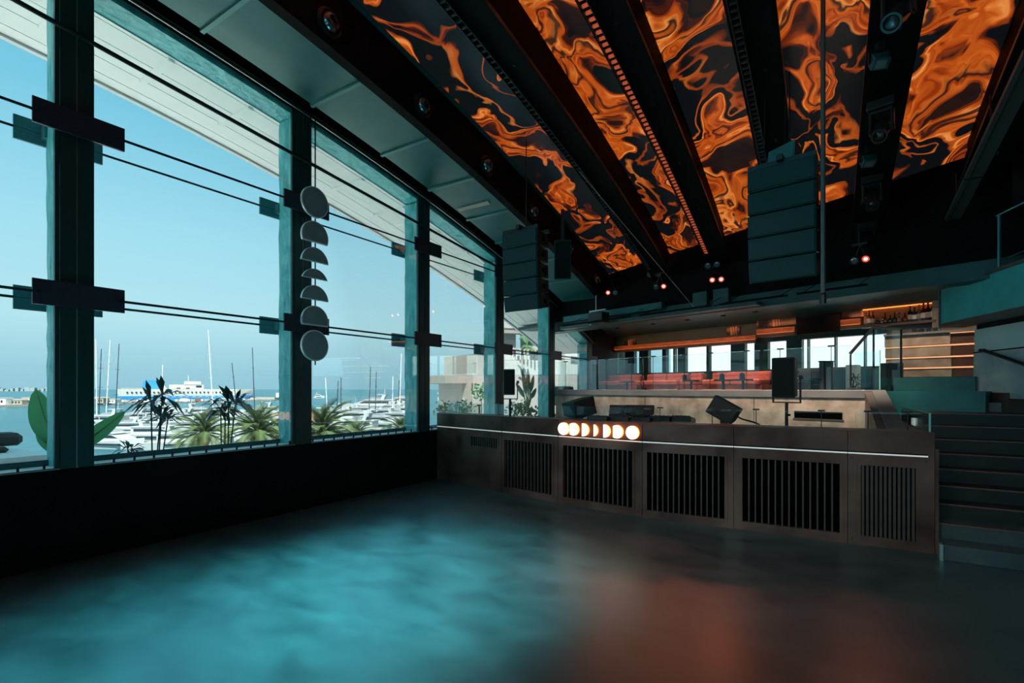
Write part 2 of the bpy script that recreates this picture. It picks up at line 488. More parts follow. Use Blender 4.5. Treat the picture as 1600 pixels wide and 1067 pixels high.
RMB().box(0, 17, -.3, -.04, 2.55, 7.0).build('upper_slab', 'dark_shell', wr)
RMB().box(0, 17, -.012, .004, 2.195, 2.212).build('joint_line', 'void', wr)
RMB().box(.02, 6, 0, .02, 1.33, 1.52).build('plinth', 'ledge_brown', wr)

ce = thing('ceiling', 'curved black ceiling with backlit marbled orange panels', 'ceiling', (0, 4, 4), kind='structure')
MB().sweep(WX - .2, 9.5, lambda y: Zc(y) + .03, lambda y: Zc(y) + .25, -5.2, 13.3, 36).build('roof_slab', 'dark_shell', ce)
BEAMX = [-3.0, -1.82, -.62, .53, 1.72]
edges = [-4.55] + BEAMX
for i in range(5):
    a, b = edges[i] + (.0 if i == 0 else .06), edges[i + 1] - .06
    MB().sweep(a, b, lambda y: Zc(y) - .005, lambda y: Zc(y) + .03, -4.9, 13.2, 30).build('marbled_panel', 'lava', ce, label='backlit panel printed with swirling orange and black marbling')
MB().sweep(-4.68, -4.55, lambda y: Zc(y) - .02, lambda y: Zc(y) + .03, -4.9, 13.0, 30).build('edge_strip', 'teal_dark', ce)

# beams ------------------------------------------------------------
def lineY(x):                                  # where the terrace bulkhead crosses a beam
    s = (x - TA.x) / TE.x
    return TA.y + TE.y * s
bn = ['leftmost black ceiling beam with a ladder tray, nearest the windows', 'second black ceiling beam from the windows, its tray glowing orange', 'middle black ceiling beam above the large hanging speaker array', 'black ceiling beam carrying the moving head lights', 'rightmost black ceiling beam beside the grey batten']
beams = []
for i, x in enumerate(BEAMX):
    ye = lineY(x) - .02
    t = thing('ceiling_beam', bn[i], 'beam', (x, 3, Zh(3)), group='roof beams')
    MB().sweep(x - .21, x + .21, lambda y: Zh(y), lambda y: Zh(y) + .04, -4.9, ye, 30).build('bottom_flange', 'beam', t)
    MB().sweep(x - .09, x + .09, lambda y: Zh(y) + .04, lambda y: Zc(y) - .006, -4.9, ye, 30).build('web', 'beam', t)
    MB().sweep(x + (.2 if x < 0 else -.212), x + (.212 if x < 0 else -.2), lambda y: Zh(y) + .0, lambda y: Zh(y) + .046, -4.9, ye, 30).build('flange_edge', 'steel_dark', t)
    if i < 3:
        # ladder tray under the flange
        tx = x - .13
        tr = MB().sweep(tx - .045, tx - .035, lambda y: Zh(y) - .05, lambda y: Zh(y), -4.9, ye - .45, 30)
        tr.sweep(tx + .035, tx + .045, lambda y: Zh(y) - .05, lambda y: Zh(y), -4.9, ye - .45, 30)
        lt = tr.build('ladder_tray', 'tray', t)
        rb = MB(); y = -1.0
        while y < ye - .5:
            rb.box(tx - .03, tx + .03, y, y + .028, Zh(y) - .045, Zh(y) - .02); y += .085
        rb.build('tray_rungs', 'led_dots' if i == 1 else 'tray', lt, kind='stuff')
    for k in range(7):
        y = 2.2 + k * 1.25
        MB().tube((x + .05, y, Zh(y) - .03), (x + .05, y, Zh(y)), .014, 6).build('bolt', 'steel_dark', t)
    beams.append(t)

# duct and bulkhead along the windows ------------------------------
du = thing('air_duct', 'wide teal sheet metal air duct along the top of the windows', 'duct', (-5.2, 4, Zh(4)))
ys = [-4.9, -2.4, -.4, 1.3, 2.75, 4.1, 5.3, 6.35, 7.4, 8.35, 9.3, 10.3, 11.35]
for a, b in zip(ys[:-1], ys[1:]):
    MB().sweep(-5.68, -4.76, lambda y: Zh(y), lambda y: Zh(y) + .55, a + .008, b - .008, 6).build('duct_section', 'duct', du)
for q in ys[1:-1]:
    MB().sweep(-5.70, -4.75, lambda y: Zh(y) - .025, lambda y: Zh(y) + .01, q - .022, q + .022, 1).build('joint_flange', 'duct_seam', du)
MB().sweep(-5.62, -4.95, lambda y: Zh(y) - .02, lambda y: Zh(y) + .0, 7.02, 7.10, 1).build('timber_batten', 'batten_wood', du, label='pale timber batten')
bu = thing('nozzle_bulkhead', 'long black bulkhead with air jet nozzles beside the orange ceiling', 'bulkhead', (-4.7, 4, Zh(4)))
MB().sweep(-4.76, -4.62, lambda y: Zh(y) - .01, lambda y: Zc(y), -4.9, 12.1, 36).build('fascia', 'beam', bu)
for i in range(-1, 6):
    y = 3.53 + i * 1.48
    z = Zh(y) + .22
    n = MB((-4.62, y, z), (1, 0, 0), (0, 1, 0))
    n.lathe([(.15, 0), (.155, .03), (.125, .05), (.115, .02)], (0, 0, 0), 20, 'x')
    nz = n.build('jet_nozzle', 'nozzle_dark', bu, smooth=True)
    n = MB((-4.62, y, z), (1, 0, 0), (0, 1, 0))
    n.lathe([(.11, .0), (.105, .05), (.08, .09), (.055, .10), (.045, .06)], (0, 0, 0), 18, 'x')
    n.build('ball', 'nozzle', nz, smooth=True)

# window wall: columns, head beam, panes ---------------------------
hb = thing('window_head_beam', 'teal wrapped curved beam along the top of the windows', 'beam', (WX, 5, Zh(5)))
MB().sweep(WX - .34, WX - .02, lambda y: Zh(y), lambda y: Zh(y) + .3, -5, 14.1, 40).build('wrapped_beam', 'teal_wrap', hb)
MB().sweep(WX - .02, WX + .13, lambda y: Zh(y) + .075, lambda y: Zh(y) + .32, -5, 14.1, 40).build('inner_channel', 'beam', hb)
MB().sweep(WX + .06, WX + .075, lambda y: Zh(y) + .055, lambda y: Zh(y) + .07, -5, 14.1, 40).build('bright_rod', 'light_line', hb)
MB().sweep(WX + .13, WX + .45, lambda y: Zh(y) + .3, lambda y: Zh(y) + .34, -5, 14.1, 40).build('top_cover', 'beam', hb)
MB().sweep(WX - .35, WX - .34, lambda y: Zh(y) - .012, lambda y: Zh(y) + .012, -5, 14.1, 40).build('drip_edge', 'light_line', hb)

side = ['', '', 'nearest to the daybed, at the far left', 'behind the hanging row of moon discs', 'just before the end of the copper booth', 'behind the black speaker on a pole', 'fifth from the left, seen past the hanging speaker array', 'last in the row, beside the far terrace']
for k, y in enumerate(COLY):
    if k == 0: continue
    vis = k >= 2
    zt = Zh(y + .26) + .02
    lab = ('teal wrapped window column ' + side[k]) if vis else 'teal wrapped window column outside the left edge of view'
    t = thing('window_column', lab, 'column', (WX - .17, y + .13, 0), group='window columns')
    # crinkled wrap: a column with slightly uneven skin
    cv = MB()
    n = 34; random.seed(k)
    pts = []; fs = []
    for i in range(n + 1):
        z = .9 + (zt - .9) * i / n
        for (a, b) in ((WX - .35, y), (WX - .23, y - .006), (WX - .13, y + .004), (WX - .035, y), (WX - .035, y + .26), (WX - .35, y + .26)):
            j = .007
            pts.append((a + random.uniform(-j, j) * .6, b + random.uniform(-j, j), z))
    for i in range(n):
        for q in range(6):
            q2 = (q + 1) % 6
            fs.append((i * 6 + q, i * 6 + q2, i * 6 + 6 + q2, i * 6 + 6 + q))
    cv.add(pts, fs); cv.build('wrap', 'teal_wrap', t, smooth=False)
    MB().box(WX - .035, WX + .015, y, y + .118, 0.9, zt + .1).build('mullion', 'mullion', t)
    MB().box(WX - .035, WX + .015, y + .132, y + .255, 0.9, zt + .1).build('mullion', 'mullion', t)
    MB().box(WX - .02, WX + .004, y + .118, y + .132, 0.9, zt + .1).build('bright_joint', 'light_line', t)
    for z in (UP, LOW):
        if z > zt - .25: continue
        pl = MB().box(WX + .08, WX + .105, y - .215, y + .475, z - .115, z + .115).build('clamp_plate', 'plate', t)
        MB().box(WX + .015, WX + .08, y - .02, y + .28, z - .06, z + .06).build('spacer', 'plate', pl)
        for yy in (y - .17, y + .43):
            MB().tube((WX + .104, yy, z), (WX + .118, yy, z), .016, 8).build('bolt', 'cable', pl)
        pl = MB().box(WX - .47, WX - .445, y - .215, y + .475, z - .115, z + .115).build('clamp_plate', 'plate_out', t)
        MB().box(WX - .445, WX - .34, y - .02, y + .28, z - .06, z + .06).build('spacer', 'plate_out', pl)

for z, x, r, lab in ((LOW, WX + .09, .013, 'lower tension cable on the room side of the windows'), (LOW, WX - .457, .013, 'lower tension cable outside the window glass'),
                     (UP, WX + .09, .014, 'upper tension cable on the room side of the windows'), (UP, WX - .457, .013, 'upper tension cable outside the window glass')):
    yb = 13.9 if z == LOW else 10.4
    MB().tube((x, -4.9, z), (x, yb, z), r, 8).build('tension_cable', 'cable', label=lab, cat='cable', group='window tension cables')
MB().tube((WX + .11, -4.9, 5.68), (WX + .11, 9.6, 4.185), .023, 8).build('sloping_rod', 'cable', label='thick black rod sloping down under the window head', cat='rod')

allY = [y for y in COLY]
for i, (a, b) in enumerate(zip(allY[:-1], allY[1:])):
    a2, b2 = a + .262, b - .002
    pn = MB().sweep(WX - .012, WX - .004, lambda y: .912, lambda y: Zh(y) + .09, a2, b2, 8)
    w = pn.build('window_%d' % (i + 1), 'window_glass', kind='structure', label='tall clear window pane between teal columns')
    MB().sweep(WX - .03, WX + .012, lambda y: .904, lambda y: .912, a2, b2, 1).build('bottom_frame', 'mullion', w)
    MB().sweep(WX - .03, WX + .008, lambda y: .912, lambda y: Zh(y) + .08, b2 - .035, b2 - .003, 1).build('side_frame', 'mullion', w)

# white eave outside ------------------------------------------------
ev = thing('roof_eave', 'white boarded roof overhang outside the windows', 'roof eave', (-7.2, 5, Zh(5)))
def Zs(y): return Zh(y) + .15
xs = [WX - .36, -6.75, -7.12, -7.5, -7.84, -8.05]
for a, b in zip(xs[:-1], xs[1:]):
    MB().sweep(b + .012, a - .004, Zs, lambda y: Zs(y) + .12, -6, 15, 30).build('soffit_board', 'soffit', ev)
MB().sweep(-8.12, -8.05, lambda y: Zs(y) - .03, lambda y: Zs(y) + .26, -6, 15, 30).build('fascia', 'soffit_edge', ev)
MB().sweep(-8.05, WX - .36, lambda y: Zs(y) + .12, lambda y: Zs(y) + .3, -6, 15, 30).build('roof_deck', 'soffit', ev)
y = -4.0
while y < 14.5:
    MB().sweep(-7.52, -6.72, lambda q: Zs(q) - .035, lambda q: Zs(q) + .0, y, y + .07, 1).build('cross_rib', 'soffit', ev); y += .98
# ================================================================== COPPER BOOTH
BP = [(-6.09, 7.02), (-4.42, 6.66), (-3.31, 6.46), (-2.03, 6.33), (-.95, 6.385), (.17, 6.44), (.895, 6.49)]
BP = [Vector((a, b, 0)) for a, b in BP]
bo = thing('dj_booth', 'long copper brown booth with slatted vents and a glowing moon phase row', 'booth', (-2.03, 6.4, 0))
def upx(px, A, D):
    r = ray(px)
    return -(A.x * r.y - A.y * r.x) / (D.x * r.y - D.y * r.x)
grill = [(736, 777, .69, .85, 12, .3), (788, 862, .10, .845, 14, .22), (880, 988, .10, .845, 15, .22), (1011, 1132, .10, .845, 14, .22), (1160, 1312, .10, .845, 14, .22), (1345, 1431, .10, .845, 12, .58)]
slat_me = {}
for i in range(6):
    A, Bq = BP[i], BP[i + 1]
    D = (Bq - A); Ln = D.length; D.normalize(); NI = Vector((-D.y, D.x, 0))     # NI points into the booth
    def FB(): return MB(A, D, NI)
    u0, u1 = upx(grill[i][0], A, D), upx(grill[i][1], A, D)
    z0, z1, ns, fr = grill[i][2:]
    fw = .10 if i else .0
    # body of this stretch of the front, cut out round the vent
    f = FB()
    f.box(0, max(u0 - .035, .01), 0, .08, 0, .955)
    f.box(min(u1 + .035, Ln - .01), Ln, 0, .08, 0, .955)
    f.box(u0 - .035, u1 + .035, 0, .08, z1 + .03, .955)
    if z0 > .05: f.box(u0 - .035, u1 + .035, 0, .08, 0, z0 - .03)
    bd = f.build('front_panel', 'rust', bo)
    FB().box(0, Ln, .0, .08, .99, 1.20).build('upper_band', 'rust', bo)
    FB().box(0, Ln, .02, .08, .953, .992).build('groove', 'void', bo)
    FB().box(0, Ln, .004, .02, .962, .976).build('light_strip', 'led_white', bo, label='thin white light strip')
    FB().box(u0 - .03, u1 + .03, .075, .09, z0 - .03, z1 + .03).build('vent_backing', 'void', bo)
    fm = FB()
    fm.box(u0 - .034, u0, -.006, .05, z0 - .03, z1 + .03); fm.box(u1, u1 + .034, -.006, .05, z0 - .03, z1 + .03)
    fm.box(u0, u1, -.006, .05, z1, z1 + .03); fm.box(u0, u1, -.006, .05, z0 - .03, z0)
    vf = fm.build('vent_frame', 'rust', bo)
    w = (u1 - u0) / ns
    sw = w * fr
    me = MB().box(-sw / 2, sw / 2, 0, .035, z0, z1).mesh('slat'); me.materials.append(M['rust_slat'])
    for k in range(1 if fr < .5 else 0, ns):
        q = A + D * (u0 + w * (k if fr < .5 else k + .5)) + NI * .004
        inst(me, 'slat', vf, (q.x, q.y, 0), math.atan2(D.y, D.x))
    for (uu, zz) in ((u0 - .08, .06), (u1 + .08, .06), (u0 - .08, .92), (u1 + .08, .92)):
        if i and .02 < uu < Ln - .02:
            FB().tube((uu, -.004, zz), (uu, .01, zz), .007, 6).build('screw', 'steel_dark', bd)
    # joint between two stretches
    if i: FB().box(-.002, .002, -.002, .01, 0, 1.2).build('joint', 'void', bo)
for i in range(6):                               # flat top of the front
    A, Bq = BP[i], BP[i + 1]
    D = (Bq - A); Ln = D.length; D.normalize(); NI = Vector((-D.y, D.x, 0))
    MB(A, D, NI).box(0, Ln, -.005, .34, 1.20, 1.215).build('top_board', 'rust', bo)
MB().box(.845, .895, 6.49, 8.9, 0, 1.2).build('end_panel', 'rust', bo)
MB().box(-4.6, .84, 6.85, 7.75, 1.09, 1.13).build('work_surface', 'black_soft', bo)
MB().box(-4.5, .8, 6.72, 7.6, .2, 1.0).build('carcass', 'void', bo)

# moon phases, all within the third stretch of the front
A, D = BP[2], (BP[3] - BP[2]).normalized(); NI = Vector((-D.y, D.x, 0))
def segment(r, h, n=22):                        # part of a disc above a chord, chord on the u axis
    c = h - r
    a0 = math.asin(max(-1, min(1, -c / r)))
    return [(r * math.cos(a0 + (math.pi - 2 * a0) * i / n), c + r * math.sin(a0 + (math.pi - 2 * a0) * i / n)) for i in range(n + 1)]
def disc(r, n=30): return [(r * math.cos(2 * math.pi * i / n), r * math.sin(2 * math.pi * i / n)) for i in range(n)]
mr = .088
for px0, px1 in ((873.5, 890.5), (892, 905.5), (911, 921), (929.5, 935), (944.5, 954.5), (959.5, 974.5), (979.5, 999)):
    ua, ub = upx(px0, A, D), upx(px1, A, D)
    w = ub - ua
    if w > 1.85 * mr: po = [(q[0] + (ua + ub) / 2, q[1] + 1.085) for q in disc(mr)]
    else: po = [(ua + q[1], 1.085 + q[0]) for q in segment(mr, w)]
    mo = MB(A, D, NI).prism(po, -.036, -.03).build('moon_lamp', 'moon', bo, label='glowing white moon phase lamp')
    c = (sum(q[0] for q in po) / len(po), sum(q[1] for q in po) / len(po))
    MB(A, D, NI).prism(po, -.03, .0).build('rim', 'halo_rim', mo)  # glowing rim added to throw an orange halo onto the panel

# low glass guard on the booth top
for i, (pa, pb) in enumerate(((700, 866), (877, 1000), (1006, 1142), (1150, 1320), (1336, 1440))):
    f = min(i + 1, 5)
    A, D = BP[f], (BP[f + 1] - BP[f]).normalized(); NI = Vector((-D.y, D.x, 0))
    if i == 0: A, D = BP[0], (BP[1] - BP[0]).normalized(); NI = Vector((-D.y, D.x, 0))
    ua, ub = upx(pa, A + NI * .25, D), upx(pb, A + NI * .25, D)
    if i == 0: ub = min(ub, 1.72)
    lab = 'low clear glass guard on the booth top, %s panel from the left' % ORD[i]
    g = thing('booth_guard', lab, 'glass guard', A + D * ua + NI * .25 + Vector((0, 0, 1.215)), group='glass guards on the booth')
    MB(A, D, NI).box(ua, ub, .25, .26, 1.217, 1.40).build('pane', 'guard_glass', g)
    for u in (ua + (ub - ua) * .2, ua + (ub - ua) * .8):
        rd = MB(A, D, NI).tube((u, .24, 1.215), (u, .24, 1.40), .005, 6).build('clip_rod', 'steel_dark', g)
        MB(A, D, NI).box(u - .035, u + .035, .225, .275, 1.398, 1.415).build('clip_cap', 'cable', rd)

# ================================================================== STAIRS
st = thing('staircase', 'dark staircase with thin reddish nosings right of the booth', 'staircase', (2.0, 6.3, 0))
RISE, TREAD, Y0 = .148, .29, 6.3
for k in range(9):
    y = Y0 + TREAD * k
    xr = 1.86 + .3255 * (10.18 - y) - .01
    xl = .93 if k else .93
    MB().box(xl, xr, y, y + (TREAD + .01 if k < 8 else 1.0), 0 if k == 0 else RISE * k - .06, RISE * (k + 1)).build('step', 'stair_concrete' if k < 2 else 'stair', st, bevel=.004)
    if k:
        MB().box(xl, xr, y - .012, y + .012, RISE * (k + 1) - .012, RISE * (k + 1) + .002).build('nosing', 'nosing', st)
MB().box(.90, .93, 6.5, 9.6, 0, 1.05).build('side_panel', 'rust', st)
# corner guard profile on the first step
MB().box(.905, .93, 6.28, 6.36, 0, .15).build('corner_guard', 'light_line', st)

# glass beside the stairs
g = thing('stair_glass', 'glass panel between the booth end and the dark stairs', 'glass panel', (.87, 7.4, 1.2))
MB().box(.865, .877, 6.6, 8.85, 1.2, 1.40).build('pane', 'guard_glass', g)
MB().box(.863, .879, 6.585, 6.6, 1.2, 1.405).build('bright_edge', 'glass_edge', g)
MB().box(.863, .879, 6.6, 8.85, 1.40, 1.406).build('top_edge', 'glass_edge', g)

# ================================================================== TERRACE
tr = thing('raised_terrace', 'raised concrete terrace with a grey ledge behind the booth', 'terrace', TP(3.7, 0, 0))
S0 = .55; S1 = Ts(1368, 0)
TMB().box(S0 - .1, S1 - .13, .0, .3, 0, 1.5).build('front_wall', 'concrete', tr)
TMB().box(S0 - .3, S1, -.02, .34, 1.50, 1.64).build('ledge', 'ledge', tr, bevel=.01)
TMB().box(S0 - .6, 9.2, .3, 4.2, 1.2, 1.46).build('deck', 'concrete_dark', tr)
for px in (1010, 1180):
    s = Ts(px, .05)
    TMB().box(s - .004, s + .004, -.003, .01, 0, 1.5).build('panel_joint', 'void', tr)
TMB().box(Ts(1243, .05), Ts(1318, .05), -.006, .02, 1.15, 1.27).build('dark_slot', 'void', tr)
TMB().box(Ts(1243, .05) - .02, Ts(1318, .05) + .02, -.01, .02, 1.13, 1.15).build('slot_edge', 'ledge_brown', tr)
# sloping cheek wall at the right end of the terrace
c1 = TP(S1, -.02, 0)
ck = thing('sloping_cheek_wall', 'slanted brown cheek wall where the terrace ends', 'cheek wall', (c1.x, c1.y - 1.2, 0))
f = MB()
xa, xb = c1.x - .13, c1.x + .05
yf = 7.2
f.prism([(c1.y, 0), (c1.y, 1.60), (yf, 1.17), (yf - .3, 1.17), (yf - .3, 0)], xa, xa + .12, 'x')
f.build('wall', 'ledge_brown', ck)
f = MB().prism([(c1.y + .02, 1.60), (c1.y + .02, 1.64), (yf, 1.205), (yf - .3, 1.205), (yf - .3, 1.17), (yf, 1.17)], xa + .09, xb + .08, 'x')
f.build('coping', 'ledge', ck)

# tall teal steps up to the bar
gs = thing('teal_platform_steps', 'two broad teal steps leading up to the bar', 'steps', TP(8.2, .6, 1.3))
TMB().box(S1 + .06, Ts(1540, .0), .0, .75, 1.0, 1.62).build('step', 'teal_paint', gs)
TMB().box(S1 + .06, Ts(1524, .75), .75, 4.2, 1.46, 1.84).build('step', 'teal_paint', gs)

# glass balustrade of the terrace
def px_guard(i, pa, pb, d, ztop, lab):
    sa, sb = Ts(pa, d), Ts(pb, d)
    g = thing('terrace_guard', lab, 'glass guard', TP((sa + sb) / 2, d, 1.64), group='glass guards of the terrace')
    TMB().box(sa + .01, sb - .01, d, d + .012, 1.642, ztop).build('pane', 'guard_glass', g)
    TMB().box(sa + .01, sb - .01, d, d + .012, ztop, ztop + .006).build('top_edge', 'glass_edge', g)
    for u in (sa + (sb - sa) * .22, sa + (sb - sa) * .8):
        rd = TMB().tube((u, d - .02, 1.64), (u, d - .02, ztop), .006, 6).build('clip_rod', 'steel_dark', g)
        TMB().box(u - .05, u + .05, d - .035, d + .02, ztop - .005, ztop + .02).build('clip_cap', 'cable', rd)
for i, (a, b) in enumerate(((872, 932), (934, 1002), (1004, 1088), (1090, 1188), (1192, 1330))):
    px_guard(i, a, b, .15, 2.37, 'clear glass guard on the terrace ledge, %s panel from the window end' % ORD[i])
s = Ts(1374, .15)
g = thing('terrace_end_guard', 'narrow clear glass panel at the right end of the terrace ledge', 'glass guard', TP(s - .2, .15, 1.64))
TMB().box(Ts(1335, .15), s, .15, .162, 1.642, 2.25).build('pane', 'guard_glass', g)
TMB().box(s, s + .012, .145, .167, 1.642, 2.27).build('bright_edge', 'glass_edge', g)

# wooden handrail of the short stair up to the bar
hr = thing('stair_handrail', 'sloping wooden handrail with glass beside the bar steps', 'handrail', TP(Ts(1364, 1.4), 1.4, 1.6))
dr = 1.4
def q_(px, py): return tuple(at(px, py, TZ(px, dr)))
MB().path([q_(1328, 553), q_(1365, 511), q_(1408, 514)], .028, 8).build('wooden_rail', 'wood_rail', hr)
for px, py in ((1329, 554), (1365, 512), (1408, 514)):
    a = Vector(q_(px, py))
    MB().tube((a.x, a.y, 1.46), a, .016, 8).build('post', 'steel_dark', hr)
a, b = Vector(q_(1366, 514)), Vector(q_(1407, 516))
f = MB(); f.hexa([(a.x, a.y, 1.7), (b.x, b.y, 1.7), (b.x, b.y + .012, 1.7), (a.x, a.y + .012, 1.7)], [(a.x, a.y, a.z), (b.x, b.y, b.z), (b.x, b.y + .012, b.z), (a.x, a.y + .012, a.z)])
f.build('pane', 'guard_glass', hr)
a0 = Vector(q_(1330, 556))
f = MB(); f.hexa([(a0.x, a0.y, 1.6), (a.x, a.y, 1.7), (a.x, a.y + .012, 1.7), (a0.x, a0.y + .012, 1.6)], [(a0.x, a0.y, a0.z), (a.x, a.y, a.z), (a.x, a.y + .012, a.z), (a0.x, a0.y + .012, a0.z)])
f.build('pane', 'guard_glass', hr)
s0_, s1_ = Ts(1376, 1.55), Ts(1407, 1.55)
TMB().box(s0_, s1_, 1.55, 1.75, 1.84, Tz(1390, 567, 1.55)).build('reddish_low_wall', 'bar_brown', label='dark reddish low wall below the bar handrail', cat='low wall')

# bulkhead above the terrace front ---------------------------------
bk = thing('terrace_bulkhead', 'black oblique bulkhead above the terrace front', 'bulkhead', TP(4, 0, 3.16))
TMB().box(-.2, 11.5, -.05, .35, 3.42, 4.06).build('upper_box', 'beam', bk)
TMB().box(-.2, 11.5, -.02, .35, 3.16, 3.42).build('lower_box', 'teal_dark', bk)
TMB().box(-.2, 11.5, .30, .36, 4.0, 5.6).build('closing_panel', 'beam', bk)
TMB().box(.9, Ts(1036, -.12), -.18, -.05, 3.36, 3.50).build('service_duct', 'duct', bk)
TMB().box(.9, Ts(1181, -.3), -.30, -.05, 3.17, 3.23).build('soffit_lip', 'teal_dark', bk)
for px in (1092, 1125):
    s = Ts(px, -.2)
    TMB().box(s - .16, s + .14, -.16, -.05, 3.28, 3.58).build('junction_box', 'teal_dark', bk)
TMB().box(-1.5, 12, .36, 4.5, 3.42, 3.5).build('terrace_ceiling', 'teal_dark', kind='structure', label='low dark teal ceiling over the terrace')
for k, px in enumerate((965, 1020, 1074, 1130, 1180)):  # row extended with added downlights to brighten the banquettes
    q = TP(Ts(px, 2.2), 2.2, 3.39)
    t = thing('ceiling_downlight', 'small warm downlight in the terrace ceiling, %s from the window end' % ORD[k], 'light', q, group='terrace downlights')
    MB(q, (1, 0, 0), (0, 1, 0)).lathe([(.06, 0), (.06, .03), (.045, .03), (.045, .01)], n=14).build('trim_ring', 'steel_dark', t)
    MB(q, (1, 0, 0), (0, 1, 0)).lathe([(.044, .012), (.03, .02)], n=14).build('lamp_lens', 'led_warm', t)
    ld = bpy.data.lights.new('downlight_beam', 'SPOT'); ld.energy = 110; ld.color = (1, .72, .5); ld.spot_size = math.radians(95); ld.spot_blend = .7; ld.shadow_soft_size = .04
    lo = bpy.data.objects.new('downlight_beam', ld); COL.objects.link(lo); lo.parent = t; lo.location = (0, 0, -.02); lo.rotation_euler = (math.radians(20), 0, math.atan2(TE.y, TE.x))

# back wall of the terrace with windows -----------------------------
DB = 4.2
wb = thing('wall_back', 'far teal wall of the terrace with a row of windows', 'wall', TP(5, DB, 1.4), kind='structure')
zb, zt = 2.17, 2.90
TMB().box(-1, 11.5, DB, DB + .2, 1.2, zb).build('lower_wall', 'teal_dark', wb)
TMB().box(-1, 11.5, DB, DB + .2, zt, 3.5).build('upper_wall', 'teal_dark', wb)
cuts = [(932, 950), (958, 962), (976, 990), (998, 1012), (1034, 1040), (1051, 1053), (1058, 1070), (1103, 1107), (1141, 1163), (1178, 1199), (1228, 1252), (1260.5, 1262), (1303, 1305), (1349, 1351), (1391, 1420), (1420, 1560)]
for a, b in cuts:
    TMB().box(Ts(a, DB), Ts(b, DB), DB + .02, DB + .18, zb, zt).build('window_post', 'teal_dark' if b - a > 3 else 'mullion', wb)
TMB().box(-1, Ts(932, DB), DB, DB + .2, zb, zt).build('blind_section', 'dark_shell', wb)
for i in range(len(cuts) - 1):
    a, b = Ts(cuts[i][1], DB), Ts(cuts[i + 1][0], DB)
    if b - a < .03: continue
    TMB().box(a, b, DB + .08, DB + .09, zb, zt).build('pane', 'window_glass', wb)
TMB().box(Ts(1240, DB), Ts(1392, DB), DB - .12, DB + .0, zb - .06, zb).build('window_ledge', 'ledge', wb)

# orange lit fascia boards over the windows
def fascia(pa, pb, z0, z1, d, m, lab, led=True):
    sa, sb = Ts(pa, d), Ts(pb, d)
    t = thing('fascia_board', lab, 'fascia', TP((sa + sb) / 2, d, z0), group='fascia boards over the terrace windows')
    TMB().box(sa, sb, d - .05, d + .05, z0, z1).build('board', m, t)
    TMB().box(sa, sb, d - .045, d + .05, z0 - .09, z0 - .004).build('lower_board', 'wood_brown', t)
    TMB().box(sa + .02, sb - .02, d - .05, d + .02, z0 - .004, z0).build('light_strip', 'led_amber', t)
    q = TP((sa + sb) / 2, d - .5, 3.38)
    ld = bpy.data.lights.new('amber_line', 'AREA'); ld.shape = 'RECTANGLE'; ld.size = sb - sa; ld.size_y = .05; ld.energy = 1.3 * (sb - sa); ld.color = (1, .30, .12); ld.spread = math.radians(110)
    lo = bpy.data.objects.new('amber_line', ld); COL.objects.link(lo); lo.parent = t; lo.location = q - WL[t.name]
    aim = Vector(TN) * .5 + Vector((0, 0, (z0 + z1) / 2 - 3.38))
    lo.rotation_euler = (math.pi / 2 - math.atan2(3.38 - (z0 + z1) / 2, .5), 0, math.atan2(TE.y, TE.x))
    return t
fascia(957, 1182, 2.97, 3.08, DB - .15, 'wood_orange', 'long orange lit timber fascia over the terrace windows')
fascia(1183, 1243, 3.06, 3.18, DB - .5, 'wood_orange', 'short orange lit fascia left of the black screen')
fascia(1313, 1346, 3.10, 3.23, DB - .5, 'wood_orange', 'short orange lit fascia right of the black screen')
tv = thing('wall_screen', 'black blank screen hanging between the orange fascias', 'screen', TP(Ts(1278, DB - .6), DB - .6, 2.9))
TMB().box(Ts(1245, DB - .6), Ts(1312, DB - .6), DB - .62, DB - .56, Tz(1278, 520, DB - .6), 3.36).build('screen', 'black_soft', tv, bevel=.008)
TMB().box(Ts(1265, DB - .6), Ts(1292, DB - .6), DB - .56, DB - .2, 3.05, 3.2).build('bracket', 'steel_dark', tv)
for (pa, pb, d, z0, z1, lab) in ((944, 962, DB - .02, 3.02, 3.25, 'dim marbled print at the window end of the terrace wall'), (976, 994, DB - .02, 3.08, 3.28, 'second dim marbled print on the far terrace wall'), (1136, 1156, DB - .02, 3.15, 3.38, 'small orange marbled print above the long fascia'), (1183, 1244, DB - .35, 3.24, 3.42, 'dark marbled print above the short fascia'), (1316, 1390, DB - .35, 3.28, 3.42, 'orange marbled print above the bar shelf')):
    TMB().box(Ts(pa, d), Ts(pb, d), d - .02, d, z0, z1).build('marbled_print', 'lava_dim', label=lab, cat='print', group='marbled wall prints')

# ================================================================== BAR
DBAR = 2.7
ba = thing('bar_counter', 'stepped concrete bar front with warm light lines', 'bar', TP(Ts(1460, DBAR), DBAR, 1.84))
sa, sm, sb = Ts(1385, DBAR), Ts(1487, DBAR), Ts(1560, DBAR)
zz = [1.84, 2.04, 2.27, 2.50, 2.745]
zz = [Tz(1460, q, DBAR) for q in (591, 575.5, 559, 541.5, 522)]
for k in range(4):
    o_ = -.045 * k
    TMB().box(sa, sm, DBAR + o_, DBAR + .5, zz[k] + .025, zz[k + 1]).build('concrete_tier', 'concrete', ba, bevel=.006)
    TMB().box(sm, sb, DBAR + o_ + .03, DBAR + .5, zz[k] + .025, zz[k + 1]).build('brown_tier', 'bar_brown', ba)
    if k: TMB().box(sa, sb, DBAR + o_ + .05, DBAR + .4, zz[k], zz[k] + .025).build('light_line', 'led_warm', ba)
TMB().box(sa, sb, DBAR - .2, DBAR + .6, zz[4], zz[4] + .04).build('counter_top', 'ledge', ba)
TMB().box(sa, sb, DBAR - .13, DBAR - .11, zz[4] - .016, zz[4] - .002).build('light_line', 'led_warm', ba)
q = TP((sa + sm) / 2, DBAR - 1.0, 3.36)
